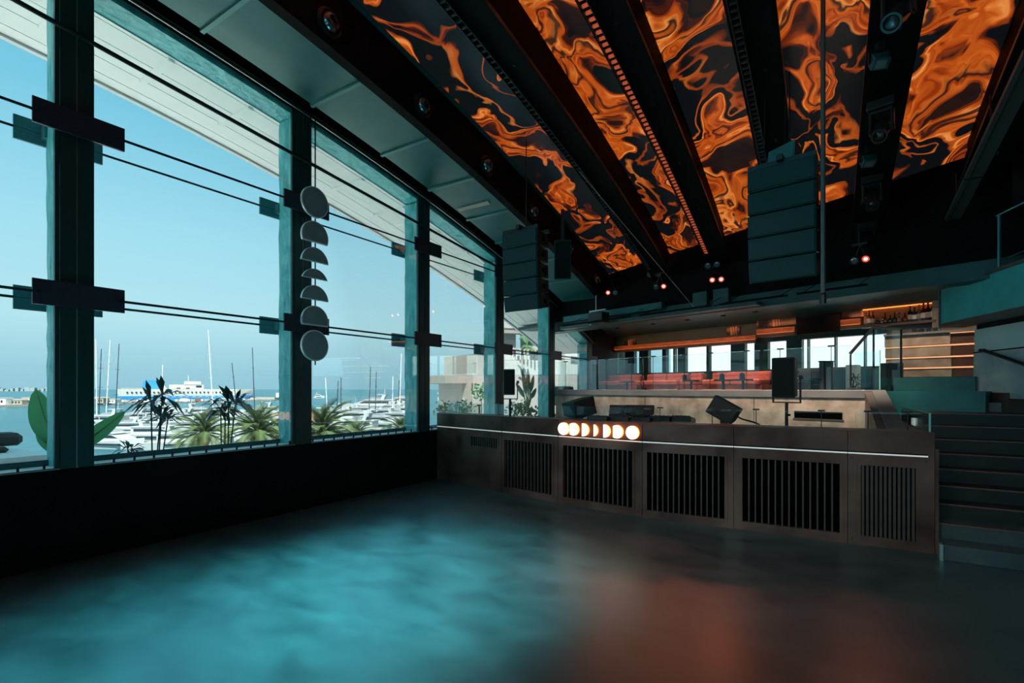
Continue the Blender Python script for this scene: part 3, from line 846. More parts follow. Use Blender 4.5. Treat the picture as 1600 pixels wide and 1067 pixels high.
ld = bpy.data.lights.new('bar_downlight', 'AREA'); ld.shape = 'RECTANGLE'; ld.size = 1.6; ld.size_y = .1; ld.energy = 10; ld.color = (1, .66, .42); ld.spread = math.radians(110)
lo = bpy.data.objects.new('bar_downlight', ld); COL.objects.link(lo); lo.parent = ba; lo.location = q - WL[ba.name]
lo.rotation_euler = (math.radians(40), 0, math.atan2(TE.y, TE.x))
DS = 3.6
bs = thing('bar_shelf', 'wooden bar shelf with an orange lit back panel', 'shelf', TP(Ts(1405, DS), DS, 3.0))
zsh = Tz(1405, 504.5, DS)
TMB().box(Ts(1345, DS), Ts(1464, DS), DS - .12, DS + .18, zsh - .05, zsh).build('shelf_board', 'wood_brown', bs)
TMB().box(Ts(1345, DS), Ts(1457, DS), DS + .18, DS + .24, zsh, zsh + .42).build('back_panel', 'wood_orange', bs)
TMB().box(Ts(1345, DS), Ts(1457, DS), DS + .13, DS + .17, zsh + .36, zsh + .38).build('light_strip', 'led_amber', bs)
TMB().box(Ts(1340, DS), Ts(1458, DS), DS - .1, DS + .24, zsh + .40, zsh + .44).build('top_board', 'wood_brown', bs)
wp = thing('concrete_cladding', 'stack of concrete boards right of the bar shelf', 'cladding', TP(Ts(1480, DS), DS, 2.6))
for k in range(4):
    TMB().box(Ts(1458, DS), Ts(1545, DS), DS - .1 + .01 * (k % 2), DS + .2, zsh - .5 + k * .25, zsh - .5 + k * .25 + .24).build('board', 'concrete', wp)
TMB().box(Ts(1380, DS), Ts(1570, DS), DS + .24, DS + .3, 1.8, 3.5).build('bar_back_wall', 'concrete_dark', wb)

def bottle(i, px, kind, h, lab, d, z, grp, r=.036):
    q = TP(Ts(px, d), d, z)
    t = thing('bottle', lab, 'bottle', q, group=grp)
    f = MB(q, (1, 0, 0), (0, 1, 0))
    if kind == 'round': f.lathe([(r * .9, 0), (r * 1.3, .02), (r * 1.35, h * .4), (r * .6, h * .6), (r * .35, h * .66), (r * .35, h * .9)], n=12)
    else: f.lathe([(r * .95, 0), (r, .01), (r, h * .6), (r * .85, h * .66), (r * .36, h * .76), (r * .34, h * .92)], n=12)
    m = ['bottle_clear', 'bottle_amber', 'bottle_green', 'boat_window'][i % 4]
    b = f.build('body', m, t, smooth=True)
    MB(q, (1, 0, 0), (0, 1, 0)).lathe([(r * .4, h * .9), (r * .42, h), (r * .3, h + .004)], n=10).build('cap', 'black_plastic' if i % 3 else 'wood_rail', t)
    MB(q, (1, 0, 0), (0, 1, 0)).lathe([(r * 1.0 + .002, h * .16), (r + .002, h * .46)], n=12).build('paper_label', 'white' if i % 2 else 'batten_wood', t)
for i, px in enumerate((1353, 1358, 1364, 1372, 1379, 1383, 1391, 1398, 1405, 1414, 1422, 1429, 1436, 1443, 1450, 1458)):
    bottle(i, px, 'round' if 2 < i < 10 else 'tall', (.30, .32, .30, .16, .15, .24, .2, .23, .22, .22, .33, .3, .34, .36, .37, .4)[i], 'liquor bottle on the orange lit bar shelf, %s from the left' % ORD[i], DS, zsh, 'bottles on the bar shelf', .034 if i < 10 else .04)
for i, px in enumerate((1428, 1434, 1440, 1446, 1452, 1457, 1462, 1467)):
    q = TP(Ts(px, DBAR + .35), DBAR + .35, zz[4] + .04)
    t = thing('bar_glass', 'small glass on the bar counter top, %s from the left' % ORD[i], 'glass', q, group='glasses on the bar counter')
    MB(q, (1, 0, 0), (0, 1, 0)).lathe([(.03, 0), (.033, .004), (.038, .11), (.034, .112), (.03, .01)], n=10).build('tumbler', 'bottle_clear' if i % 2 else 'boat_window', t, smooth=True)

# ================================================================== BALCONY + HANDRAIL ON THE RIGHT WALL
bl = thing('balcony', 'teal fronted balcony with glass railing at upper right', 'balcony', (2.2, 9.0, 2.6))
RMB().box(-.25, 12, -.02, .32, 2.62, 2.68).build('bottom_slab', 'ledge_brown', bl)
RMB().box(-.25, 12, .26, .30, 2.68, 3.22).build('front_panel', 'teal_bright', bl)
RMB().box(-.27, -.24, -.02, .32, 2.62, 3.24).build('end_panel', 'ledge', bl)
RMB().box(-.25, 12, .2, .34, 3.22, 3.26).build('top_rail', 'ledge_brown', bl)
for u0, u1 in ((.55, .98), (1.0, 2.2), (2.22, 3.6)):
    RMB().box(u0, u1, .255, .268, 3.262, 3.98).build('pane', 'guard_glass', bl)
    RMB().box(u0, u0 + .008, .25, .272, 3.262, 3.98).build('pane_edge', 'glass_edge', bl)
    RMB().box(u0, u1, .25, .272, 3.98, 3.99).build('pane_top', 'glass_edge', bl)
    for u in (u0 + .08, u1 - .08):
        RMB().tube((u, .285, 3.26), (u, .285, 3.75), .008, 6).build('clip_rod', 'steel_dark', bl)
RMB().tube((-.2, .15, 3.36), (6, .15, 3.62), .008, 6).build('steel_wire', 'light_line', bl)
hd = thing('wall_handrail', 'black handrail sloping down the concrete wall by the stairs', 'handrail', (2.3, 9, 1.9))
RMB().path([(.30, .02, 2.22), (.30, .08, 2.22), (.42, .08, 2.2), (4.5, .08, .95)], .024, 8).build('rail', 'cable', hd)
for u in (1.2, 2.6, 4.0):
    z = 2.2 - (u - .42) * 1.25 / 4.08
    RMB().tube((u, 0, z - .05), (u, .08, z), .01, 6).build('bracket', 'cable', hd)
_A = Vector((1.86, 10.18, 0)); RMB().box(upx(1540, _A, RWD), upx(1578, _A, RWD), .0, .05, 1.33, 1.60).build('wall_panel', 'wood_brown', label='small brown panel at the foot of the concrete wall', cat='panel')
# ================================================================== HANGING MOON TOTEM
tX = -5.9
mt = thing('moon_totem', 'vertical hanging row of grey moon phase discs in front of the window', 'hanging ornament', (tX, 4.28, 2.05))
for dy in (-.035, .035):
    zt = Zh(4.28)
    MB().tube((tX - .02, 4.28 + dy, 1.98), (tX - .02, 4.28 + dy, zt), .009, 8).build('hanging_rod', 'steel_dark', mt)
def facepoly(po, zc, nm):
    d = MB().prism([(4.28 + a, zc + b) for a, b in po], tX + .004, tX + .03, 'x')
    # prism along x expects (u=y, w=z)
    o = d.build(nm, 'disc_rim', mt)
    c = (sum(q[0] for q in po) / len(po), sum(q[1] for q in po) / len(po))
    inner = [(c[0] + (a - c[0]) * .93, c[1] + (b - c[1]) * (.93 if len(po) > 25 else .9)) for a, b in po]
    MB().prism([(4.28 + a, zc + b) for a, b in inner], tX + .03, tX + .034, 'x').build('face', 'disc_grey', o)
facepoly(disc(.21, 36), 4.18, 'moon_disc')
for h, zb_ in ((.29, 3.635), (.20, 3.37), (.135, 3.145), (.20, 2.857), (.27, 2.51)):
    facepoly(segment(.21, h), zb_, 'moon_segment')
facepoly(disc(.21, 36), 2.24, 'moon_disc')

# ================================================================== LINE ARRAYS
def line_array(name, lab, x, y, ztop, n, rz, grp, w=.66, dep=.42, h=.25):
    t = thing(name, lab, 'speaker', (x, y, ztop - n * h), rz, grp)
    z = n * h; yy = 0.0; ang = 0.0
    for k in range(n):
        ang = math.radians([0, 1, 2.5, 5, 9, 12][k])
        ey = Vector((0, math.cos(ang), math.sin(ang))); ez = Vector((0, -math.sin(ang), math.cos(ang)))
        o = Vector((0, yy, z))
        def B(): return MB(o, (1, 0, 0), ey, ez)
        f = B()
        f.hexa([(-w / 2, 0, -h + .006), (w / 2, 0, -h + .006), (w / 2 - .06, dep, -h + .03), (-w / 2 + .06, dep, -h + .03)], [(-w / 2, 0, -.006), (w / 2, 0, -.006), (w / 2 - .06, dep, -.03), (-w / 2 + .06, dep, -.03)])
        cb = f.build('cabinet', 'speaker_paint', t, local=True, bevel=.006)
        B().box(-w / 2 + .015, w / 2 - .015, -.014, .0, -h + .02, -.02).build('grille', 'grille', cb, local=True)
        for sx_ in (-1, 1):
            f = B(); xx = sx_ * (w / 2 - .012)
            f.box(xx - .012, xx + .012, .03, .10, -h + .02, -.01); f.box(xx - .012 - sx_ * .03, xx + .012 - sx_ * .03, dep - .14, dep - .06, -h + .04, -.03)
            f.build('rigging_plate', 'steel_dark', cb, local=True)
            B().box(xx - .014 - sx_ * .018, xx + .004 - sx_ * .018, .17, .25, -h + .09, -.09).build('handle', 'void', cb, local=True)
        o = o + ez * (-h)
        yy, z = o.y, o.z
    f = MB(); f.box(-w / 2, w / 2, .02, .07, n * h, n * h + .05); f.box(-w / 2, w / 2, dep - .08, dep - .03, n * h, n * h + .05); f.box(-.03, .03, -.05, dep + .05, n * h + .02, n * h + .08)
    f.build('flying_frame', 'steel_dark', t, local=True)
    return t
la = line_array('line_array', 'smaller hanging line array of teal speakers by the windows', -4.07, 6.62, 4.12, 5, math.radians(-3), 'hanging line arrays')
MB().tube((0, .2, 1.3), (0, .2, 2.79), .008, 6).build('chain', 'steel_dark', la, local=True)
lb = line_array('line_array', 'large hanging line array of teal speakers above the booth', -.44, 6.05, 4.07, 5, math.radians(-8), 'hanging line arrays')
MB().tube((.05, .2, 1.3), (.05, .2, 2.3), .008, 6).build('chain', 'steel_dark', lb, local=True)
MB().tube((-.2, .2, 1.3), (-.2, .2, 2.3), .005, 6).build('safety_wire', 'steel_dark', lb, local=True)
q = at(1222, 272, 5.6)
cb = thing('array_motor_box', 'small teal speaker box on top of the large hanging array', 'box', (q.x, q.y, q.z), math.radians(-10))
MB().hexa([(-.13, -.12, 0), (.15, -.12, .03), (.15, .2, .03), (-.13, .2, 0)], [(-.11, -.12, .24), (.16, -.12, .30), (.16, .2, .30), (-.11, .2, .24)]).build('cabinet', 'teal_paint', cb, local=True, bevel=.006)
MB().box(-.10, .14, -.13, -.12, .05, .23).build('front', 'teal_paint', cb, local=True)
MB().tube((.02, .04, .25), (.02, .04, 1.0), .006, 6).build('suspension_rod', 'steel_dark', cb, local=True)

# small fill speaker on the bulkhead
q = at(879, 405, 9.6)
fs_ = thing('fill_speaker', 'small tilted wall speaker hanging under the nozzle bulkhead', 'speaker', (q.x, q.y, q.z), math.radians(28))
R_ = Matrix.Rotation(math.radians(18), 3, 'X')
f = MB((0, 0, 0), R_ @ Vector((1, 0, 0)), R_ @ Vector((0, 1, 0)), R_ @ Vector((0, 0, 1)))
f.hexa([(-.16, -.16, -.36), (.16, -.16, -.36), (.10, .2, -.34), (-.10, .2, -.34)], [(-.16, -.16, .36), (.16, -.16, .36), (.10, .2, .34), (-.10, .2, .34)])
f.build('cabinet', 'speaker_paint', fs_, local=True, bevel=.006)
MB((0, 0, 0), R_ @ Vector((1, 0, 0)), R_ @ Vector((0, 1, 0)), R_ @ Vector((0, 0, 1))).box(-.14, .14, -.175, -.16, -.33, .33).build('grille', 'black_soft', fs_, local=True)
MB().box(-.03, .03, -.05, .1, .3, .95).build('bracket', 'steel_dark', fs_, local=True)

# vertical pipe and a thin wire
q = onY(1286, 470, 5.9)
pp = thing('hanging_pipe', 'thin grey vertical pipe hanging right of the large array', 'pipe', (q.x, q.y, q.z))
MB().tube((q.x, q.y, q.z), (q.x, q.y, Zc(q.y)), .022, 10).build('tube', 'steel_grey', pp)
MB().lathe([(.03, -.03), (.03, .06), (.022, .08)], tuple(q), 10).build('end_cap', 'steel_dark', pp)
a = at(905, 268, 6.3); b = at(1085, 481, 9.6)
MB().tube(a, b, .005, 5).build('stay_wire', 'light_line', label='thin stay wire running down from the leftmost beam', cat='wire')

# grey batten at right
q0, q1 = onX(1500, 338, 1.55), onX(1640, 70, 1.55)
bt = thing('light_batten', 'long grey metal batten under the rightmost beam', 'batten', tuple(q0))
d = (Vector(q1) - Vector(q0)); L_ = d.length; d.normalize()
sd_ = d.cross(Vector((0, 0, 1))).normalized(); up = sd_.cross(d)
MB(q0, d, sd_, up).box(0, L_, -.01, .16, -.03, .02).build('housing', 'steel_grey', bt)
MB(q0, d, sd_, up).box(0, L_, .11, .12, -.045, -.03).build('ridge', 'steel_dark', bt)
MB(q0, d, sd_, up).box(L_ * .35, L_ * .35 + .02, -.015, .165, -.04, .025).build('joint', 'steel_dark', bt)
for u in (.3, L_ * .6):
    MB(q0, d, sd_, up).tube((u, .08, 0), (u, .08, .5), .01, 6).build('hanger', 'steel_dark', bt)

# metal bracket frame below the duct end
q = at(934, 478, 11.4)
br = thing('projector_bracket', 'small bright metal bracket hanging below the duct end', 'bracket', (q.x, q.y, q.z - .5))
MB(q, TE, TN).box(-.24, .24, -.02, .02, -.12, -.09).build('cross_bar', 'light_line', br)
MB(q, TE, TN).box(-.24, -.21, -.02, .02, -.42, -.12).build('side_bar', 'light_line', br)
MB(q, TE, TN).tube((-.05, 0, -.1), (-.05, 0, .25), .012, 6).build('drop_rod', 'light_line', br)
MB(q, TE, TN).box(-.2, .22, -.12, .15, -.40, -.16).build('projector_body', 'black_plastic', br, bevel=.01)

# ================================================================== PAR CANS AND MOVING HEADS
def par(px, py, d, lit, parent, k):
    q = at(px, py, TZ(px, d))
    aim = (Vector((-1.5, 2.5, 0)) - q).normalized()
    a = aim.orthogonal().normalized(); b = aim.cross(a)
    B = (q, a, b, aim)
    c = MB(*B).lathe([(.045, -.2), (.06, -.17), (.06, .0), (.066, .0), (.066, .03), (.052, .03), (.05, .01)], n=14).build('can', 'black_plastic', parent, smooth=True)
    MB(*B).lathe([(.05, .008), (.048, .014), (.03, .02)], n=14).build('lamp_lens', 'lens_red' if lit else 'lens', c)
    if lit: MB(*B).lathe([(.026, .016), (.022, .026), (.012, .03)], n=14).build('lamp_core', 'lens_core', c)
    return q, aim
def par_unit(pxs, lab, grp='red spot lights at the beam ends'):
    d = -.22
    q0 = at(sum(p[0] for p in pxs) / len(pxs), pxs[0][1] - 14, TZ(pxs[0][0], d))
    t = thing('spot_light', lab, 'spot light', q0, group=grp)
    for k, (px, py, lit) in enumerate(pxs):
        q, aim = par(px, py, d, lit, t, k)
        f = MB(); f.tube((q.x, q.y, q.z), (q0.x, q0.y, q0.z + .08), .01, 6); f.build('yoke', 'steel_dark', t)
        if lit:
            ld = bpy.data.lights.new('red_beam', 'SPOT'); ld.energy = 18; ld.color = (1, .13, .05); ld.spot_size = math.radians(24); ld.spot_blend = .8; ld.shadow_soft_size = .05
            lo = bpy.data.objects.new('red_beam', ld); COL.objects.link(lo)
            tgt = RED_T[len(RED_U)]; RED_U.append(1)
            p_ = q + aim * .06
            lo.location = p_ - WL[t.name]; lo.parent = t
            lo.rotation_euler = (Vector(tgt) - p_).to_track_quat('-Z', 'Y').to_euler()
    f = MB(q0 + Vector((0, 0, .08)), TE, TN); f.box(-.1, .1, -.03, .2, -.02, .02); f.build('clamp', 'steel_dark', t)
RED_T = [(-2.15, 4.5, 0), (-1.75, 4.1, 0), (-1.0, 5.3, 0), (-1.05, 3.3, 0), (-.2, 3.4, 0)]; RED_U = []
par_unit([(950, 457, 1), (961, 457, 0)], 'red lit spot light at the end of the nozzle bulkhead')
par_unit([(1037, 447, 1), (1025, 448, 0)], 'red lit spot light at the end of the first tray beam')
par_unit([(1113, 437, 1), (1127, 436, 1)], 'pair of red lit spot lights at the end of the glowing tray beam')
par_unit([(1353, 404, 1), (1335, 407, 0)], 'red lit spot light below the moving head beam')
par_unit([(1015, 429, 0), (1028, 428, 0)], 'unlit pair of spot lights above the red one on the first tray beam')
par_unit([(1106, 415, 0), (1120, 413, 0)], 'unlit pair of spot lights above the double red spot')

def moving_head(y, lab, tilt, i):
    x = .5; z = Zh(y)
    t = thing('moving_head_light', lab, 'stage light', (x, y, z - .02), math.radians(-25 + 12 * i), 'moving head lights under the beam')
    MB().box(-.13, .13, -.10, .10, -.10, .0).build('base', 'black_gloss', t, local=True, bevel=.012)
    f = MB(); f.box(-.115, -.085, -.05, .05, -.36, -.10); f.box(.085, .115, -.05, .05, -.36, -.10); f.box(-.115, .115, -.05, .05, -.135, -.10)
    f.build('yoke', 'black_gloss', t, local=True, bevel=.01)
    ax = Vector((0, -math.sin(tilt), -math.cos(tilt)))
    a = Vector((1, 0, 0)); b = ax.cross(a)
    hdm = MB((0, 0, -.32), a, b, ax).lathe([(.05, -.15), (.075, -.12), (.08, .0), (.07, .1), (.075, .16), (.078, .19), (.06, .19), (.055, .17)], n=18).build('head', 'black_gloss', t, local=True, smooth=True)
    MB((0, 0, -.32), a, b, ax).lathe([(.056, .172), (.05, .182), (.02, .188)], n=16).build('lamp_lens', 'lens_dark', hdm, local=True, smooth=True)
    MB().tube((-.12, 0, -.32), (.12, 0, -.32), .03, 10).build('axle', 'steel_dark', t, local=True)
    return t
mh = ['topmost moving head light on the beam, cut by the picture edge', 'second moving head light from the top of the beam', 'third moving head light from the top of the beam', 'lowest moving head light, just above the red spot']
for i, y in enumerate((5.35, 6.95, 8.45, 9.7)):
    moving_head(y, mh[i], math.radians(48), i)
def square_light(y, lab):
    z = Zh(y)
    t = thing('blinder_light', lab, 'stage light', (.42, y, z - .02), math.radians(20), 'square effect lights under the beam')
    MB().box(-.03, .03, -.03, .03, -.10, 0).build('clamp', 'steel_dark', t, local=True)
    f = MB(); f.box(-.10, -.085, -.02, .02, -.20, -.08); f.box(.085, .10, -.02, .02, -.20, -.08); f.box(-.10, .10, -.02, .02, -.10, -.085); f.build('yoke', 'steel_dark', t, local=True)
    R2 = Matrix.Rotation(math.radians(-35), 3, 'X')
    B = ((0, 0, -.18), R2 @ Vector((1, 0, 0)), R2 @ Vector((0, 1, 0)), R2 @ Vector((0, 0, 1)))
    c = MB(*B).box(-.075, .075, -.05, .06, -.06, .06).build('housing', 'teal_dark', t, local=True, bevel=.006)
    MB(*B).box(-.045, .045, -.03, .04, -.066, -.06).build('lamp_lens', 'lens', c, local=True)
square_light(6.05, 'square effect light between the first and second moving heads')
square_light(7.75, 'square effect light between the second and third moving heads')

# ================================================================== ON THE BOOTH: SPEAKERS, MONITORS, DECKS
def pole_speaker(px, py_top, py_bot, Z, w, dp, lab, rz, m):
    q = at(px, py_bot, Z); h = (py_bot - py_top) / FPX * Z
    t = thing('pole_speaker', lab, 'speaker', (q.x, q.y, 1.13), rz, 'speakers on poles')
    z0 = q.z - 1.13; z1 = z0 + h
    MB().hexa([(-w / 2, -dp / 2, z0), (w / 2, -dp / 2, z0), (w / 2 - .05, dp / 2, z0 + .01), (-w / 2 + .05, dp / 2, z0 + .01)], [(-w / 2, -dp / 2, z1), (w / 2, -dp / 2, z1), (w / 2 - .05, dp / 2, z1 - .01), (-w / 2 + .05, dp / 2, z1 - .01)]).build('cabinet', m, t, local=True, bevel=.012)
    MB().box(-w / 2 + .015, w / 2 - .015, -dp / 2 - .014, -dp / 2, z0 + .02, z1 - .02).build('grille', 'black_soft', t, local=True)
    f = MB(); f.box(-w / 2 - .03, -w / 2 - .018, -.02, .02, z0 - .06, z0 + h * .55); f.box(w / 2 + .018, w / 2 + .03, -.02, .02, z0 - .06, z0 + h * .55); f.box(-w / 2 - .03, w / 2 + .03, -.02, .02, z0 - .07, z0 - .055)
    f.build('yoke', 'black_plastic', t, local=True)
    MB().tube((w / 2 + .01, 0, z0 + h * .5), (w / 2 + .05, 0, z0 + h * .5), .022, 10).build('yoke_knob', 'black_plastic', t, local=True)
    MB().tube((0, 0, -.02), (0, 0, z0 - .06), .019, 10).build('pole', 'steel_dark', t, local=True)
    MB().lathe([(.12, 0), (.12, .012), (.03, .02), (.03, .05)], n=16).build('base_plate', 'steel_dark', t, local=True)
    MB().tube((.0, -.02, z0 - .22), (.05, -.03, z0 - .22), .016, 8).build('pole_knob', 'black_plastic', t, local=True)
pole_speaker(797, 577, 617, 8.0, .19, .22, 'small black speaker on a pole in front of the window', math.radians(24), 'black_plastic')
pole_speaker(1229, 559, 621, 6.35, .27, .28, 'large black speaker on a pole in front of the terrace', math.radians(-14), 'speaker_black')

def monitor(px, py, Z, yaw, roll, lab, w=.44, h=.27, dp=.30):
    """wedge monitor on a short stand; it faces the viewer's side, turned by yaw and rolled about its own depth axis"""
    q = at(px, py, Z)
    t = thing('booth_monitor', lab, 'speaker', (q.x, q.y, 1.13), YAW * .4 + yaw, 'booth monitors')
    zc = q.z - 1.13
    R3 = Matrix.Rotation(roll, 3, 'Y')
    B = ((0, 0, zc), R3 @ Vector((1, 0, 0)), R3 @ Vector((0, 1, 0)), R3 @ Vector((0, 0, 1)))
    MB(*B).hexa([(-w / 2, -dp / 2, -h / 2), (w / 2, -dp / 2, -h / 2), (w / 2, dp / 2, -h / 2 + .05), (-w / 2, dp / 2, -h / 2 + .05)], [(-w / 2, -dp / 2, h / 2), (w / 2, -dp / 2, h / 2), (w / 2, dp / 2, h / 2 - .02), (-w / 2, dp / 2, h / 2 - .02)]).build('cabinet', 'speaker_paint', t, local=True, bevel=.008)
    MB(*B).box(-w / 2 + .015, w / 2 - .015, -dp / 2 - .012, -dp / 2, -h / 2 + .015, h / 2 - .015).build('grille', 'monitor_grille', t, local=True)
    MB().lathe([(.11, 0), (.11, .02), (.06, .03), (.05, max(zc - .06, .05))], n=14).build('stand', 'black_plastic', t, local=True)
monitor(905, 637, 7.55, math.radians(48), math.radians(-14), 'left booth monitor tilted towards the mixer, its end facing the window', .40)
monitor(1132, 640, 6.85, math.radians(-14), math.radians(30), 'right booth monitor tilted towards the mixer', .36)

def deck(x, y, rz, lab, grp, tilt=0):
    t = thing('media_player', lab, 'media player', (x, y, 1.13), rz, grp)
    f = MB().hexa([(-.15, -.2, 0), (.15, -.2, 0), (.15, .2, 0), (-.15, .2, 0)], [(-.15, -.2, .10), (.15, -.2, .10), (.15, .2, .15), (-.15, .2, .15)])
    b = f.build('body', 'black_plastic', t, local=True, bevel=.006)
    MB((0, .04, .128), (1, 0, 0), (0, .995, .1), (0, -.1, .995)).lathe([(.10, 0), (.10, .018), (.06, .02), (.055, .014)], n=24).build('jog_wheel', 'steel_dark', b, local=True, smooth=True)
    MB((0, -.14, .112), (1, 0, 0), (0, .995, .12), (0, -.12, .995)).box(-.09, .09, -.045, .045, 0, .008).build('screen', 'boat_window', b, local=True)
    for k in range(5):
        MB().tube((-.12 + .055 * k, .155, .14), (-.12 + .055 * k, .155, .158), .011, 8).build('button', 'nozzle', b, local=True)
    MB().box(.11, .125, -.02, .12, .13, .155).build('pitch_fader', 'light_line', b, local=True)
dl = ['media player at the left end of the decks', 'media player left of the mixer', 'media player right of the mixer', 'media player at the right end of the decks']
for k, px in enumerate((940, 972, 1034, 1066)):
    q = at(px, 655, 7.05)
    deck(q.x, q.y, math.radians(180 + 3), dl[k], 'media players on the booth')
q = at(1003, 655, 7.0)
mxr = thing('mixer', 'black club mixer with knobs between the media players', 'mixer', (q.x, q.y, 1.13), math.radians(183))
b = MB().hexa([(-.16, -.2, 0), (.16, -.2, 0), (.16, .2, 0), (-.16, .2, 0)], [(-.16, -.2, .09), (.16, -.2, .09), (.16, .2, .14), (-.16, .2, .14)]).build('body', 'black_plastic', mxr, local=True, bevel=.006)
for i in range(5):
    for j in range(4):
        yy = -.12 + j * .08; zk = .09 + (yy + .2) * .125
        MB().tube((-.12 + .06 * i, yy, zk), (-.12 + .06 * i, yy, zk + .026), .011, 8).build('knob', 'nozzle' if (i + j) % 2 else 'black_plastic', b, local=True)
for k, (px, w, lab) in enumerate(((966, .26, 'tilted black effect unit behind the left deck'), (1000, .40, 'wide tilted screen unit behind the mixer'))):
    q = at(px, 641, 7.3)
    t = thing('control_screen', lab, 'control unit', (q.x, q.y, 1.13), math.radians(10))
    R4 = Matrix.Rotation(math.radians(-28), 3, 'X')
    B = ((0, 0, q.z - 1.13), R4 @ Vector((1, 0, 0)), R4 @ Vector((0, 1, 0)), R4 @ Vector((0, 0, 1)))
    b = MB(*B).box(-w / 2, w / 2, -.02, .03, -.09, .08).build('housing', 'black_plastic', t, local=True, bevel=.006)
    MB(*B).box(-w / 2 + .02, w / 2 - .02, .03, .034, -.07, .06).build('display', 'boat_window', b, local=True)
    MB().box(-.05, .05, -.05, .08, 0, q.z - 1.13).build('stand', 'black_plastic', t, local=True)
# cable to the right monitor
q = at(1160, 653, 6.9)
MB().path([at(1147, 648, 6.9), at(1160, 655, 6.85), at(1176, 659, 6.8), at(1186, 663, 6.75), at(1190, 668, 6.7)], .012, 6).build('monitor_cable', 'cable', label='black cable trailing from the right booth monitor', cat='cable')
q = at(870, 655, 7.6)
MB().path([(q.x - .2, q.y, 1.12), (q.x - .1, q.y - .1, 1.18), (q.x, q.y, 1.13), (q.x + .1, q.y + .05, 1.2), (q.x + .2, q.y, 1.1)], .02, 6).build('coiled_cable', 'teal_dark', label='loose cable lying behind the left booth monitor', cat='cable')

# ================================================================== TERRACE FURNITURE
def sofa(pa, pb, d, lab, m='leather', back=.64):
    sa, sb = Ts(pa, d), Ts(pb, d)
    L_ = sb - sa
    t = thing('banquette', lab, 'sofa', TP((sa + sb) / 2, d, 1.46), group='banquettes on the terrace')
    def B(): return MB(TP(sa, d, 1.46), TE, TN)
    B().box(0, L_, -.5, .2, .04, .30).build('base', m, t, bevel=.01)
    n = max(1, round(L_ / .75))
    for k in range(n):
        a, b = L_ * k / n + .008, L_ * (k + 1) / n - .008
        B().box(a, b, -.55, .02, .30, .44).build('seat_cushion', m, t, bevel=.03)
        c = B().box(a, b, .0, .16, .40, back).build('back_cushion', m, t, bevel=.03)
        B().box(a + .01, b - .01, -.006, .0, back - .10, back - .092).build('seam', 'leather_dark', c)
    B().box(0, L_, .16, .22, .04, back - .03).build('back_panel', m, t, bevel=.01)
sofa(936, 1000, 3.35, 'red leather banquette nearest the window end of the terrace')
sofa(1010, 1074, 3.35, 'second red leather banquette from the window end')
sofa(1078, 1098, 3.35, 'short red leather banquette in the middle of the row')
sofa(1112, 1204, 3.35, 'long red leather banquette behind the large pole speaker')
sofa(1247, 1284, 3.0, 'dark brown low banquette right of the large pole speaker', 'leather_dark', .62)
def table(px, d, lab, m='leather_dark', r=.20, h=.40):
    q = TP(Ts(px, d), d, 1.46)
    t = thing('side_table', lab, 'table', q, group='small tables on the terrace')
    MB(q, (1, 0, 0), (0, 1, 0)).lathe([(r, h - .03), (r, h), (r * .96, h + .004)], n=20).build('top', m, t)
    MB(q, (1, 0, 0), (0, 1, 0)).lathe([(r * .7, 0), (r * .7, .02), (.03, .04), (.03, h - .03)], n=16).build('pedestal', 'black_plastic', t)
for px, d, lab in ((980, 1.6, 'small dark table before the first banquette'), (1080, 1.3, 'small dark table before the second banquette'), (1130, 1.3, 'small dark table before the long banquette'), (1161, 1.2, 'small dark table at the right of the long banquette'), (1265, 1.4, 'small teal topped table near the dark banquette')):
    table(px, d, lab, 'teal_dark')
for px, d, m, lab in ((1070, 1.3, 'black_plastic', 'dark lantern on the second terrace table'), (1128, 1.3, 'cushion_teal', 'teal lantern on the third terrace table'), (1160, 1.2, 'black_plastic', 'black lantern on the fourth terrace table')):
    q = TP(Ts(px, d), d, 1.864)
    t = thing('table_lantern', lab, 'lantern', q, group='lanterns on the terrace tables')
    MB(q, (1, 0, 0), (0, 1, 0)).lathe([(.05, 0), (.055, .01), (.055, .11), (.03, .13), (.012, .14)], n=14).build('shade', m, t)
    MB(q, (1, 0, 0), (0, 1, 0)).lathe([(.058, .0), (.058, .012)], n=14).build('base_ring', 'steel_dark', t)
for px0, px1, lab in ((1281, 1289, 'tall teal grey pillar on the terrace, left of two'), (1291, 1300, 'tall teal grey pillar on the terrace, right of two')):
    t = thing('patio_heater', lab, 'pillar', TP(Ts(px0, 1.5), 1.5, 1.46))
    sa, sb = Ts(px0, 1.5), Ts(px1, 1.5)
    TMB().box(sa, sb, 1.45, 1.6, 1.46, Tz(px0, 566, 1.5)).build('shaft', 'ledge', t, bevel=.01)
    TMB().box(sa - .01, sb + .01, 1.44, 1.61, Tz(px0, 566, 1.5), Tz(px0, 564, 1.5)).build('cap', 'steel_dark', t)
TMB().box(Ts(1300, 2.6), Ts(1320, 2.6), 2.6, 3.2, 1.46, Tz(1310, 578, 2.6)).build('service_cabinet', 'teal_dark', label='dark teal service cabinet under the bright terrace window', cat='cabinet', bevel=.01)
TMB().box(Ts(1321, 2.0), Ts(1340, 2.0), 2.0, 2.2, 1.46, Tz(1330, 570, 2.0)).build('white_pillar', 'white_wall', label='short white pillar behind the small potted plant', cat='pillar', bevel=.01)
bm_ = TMB().prism([(Ts(1346, 2.2), 1.46), (Ts(1346, 2.2), 1.75), (Ts(1358, 2.2), 2.02), (Ts(1392, 2.2), 2.02), (Ts(1392, 2.2), 1.46)], 2.2, 2.7)
bm_.build('dark_stair_block', 'teal_dark', label='dark slanted stair block behind the glass handrail', cat='stair block')

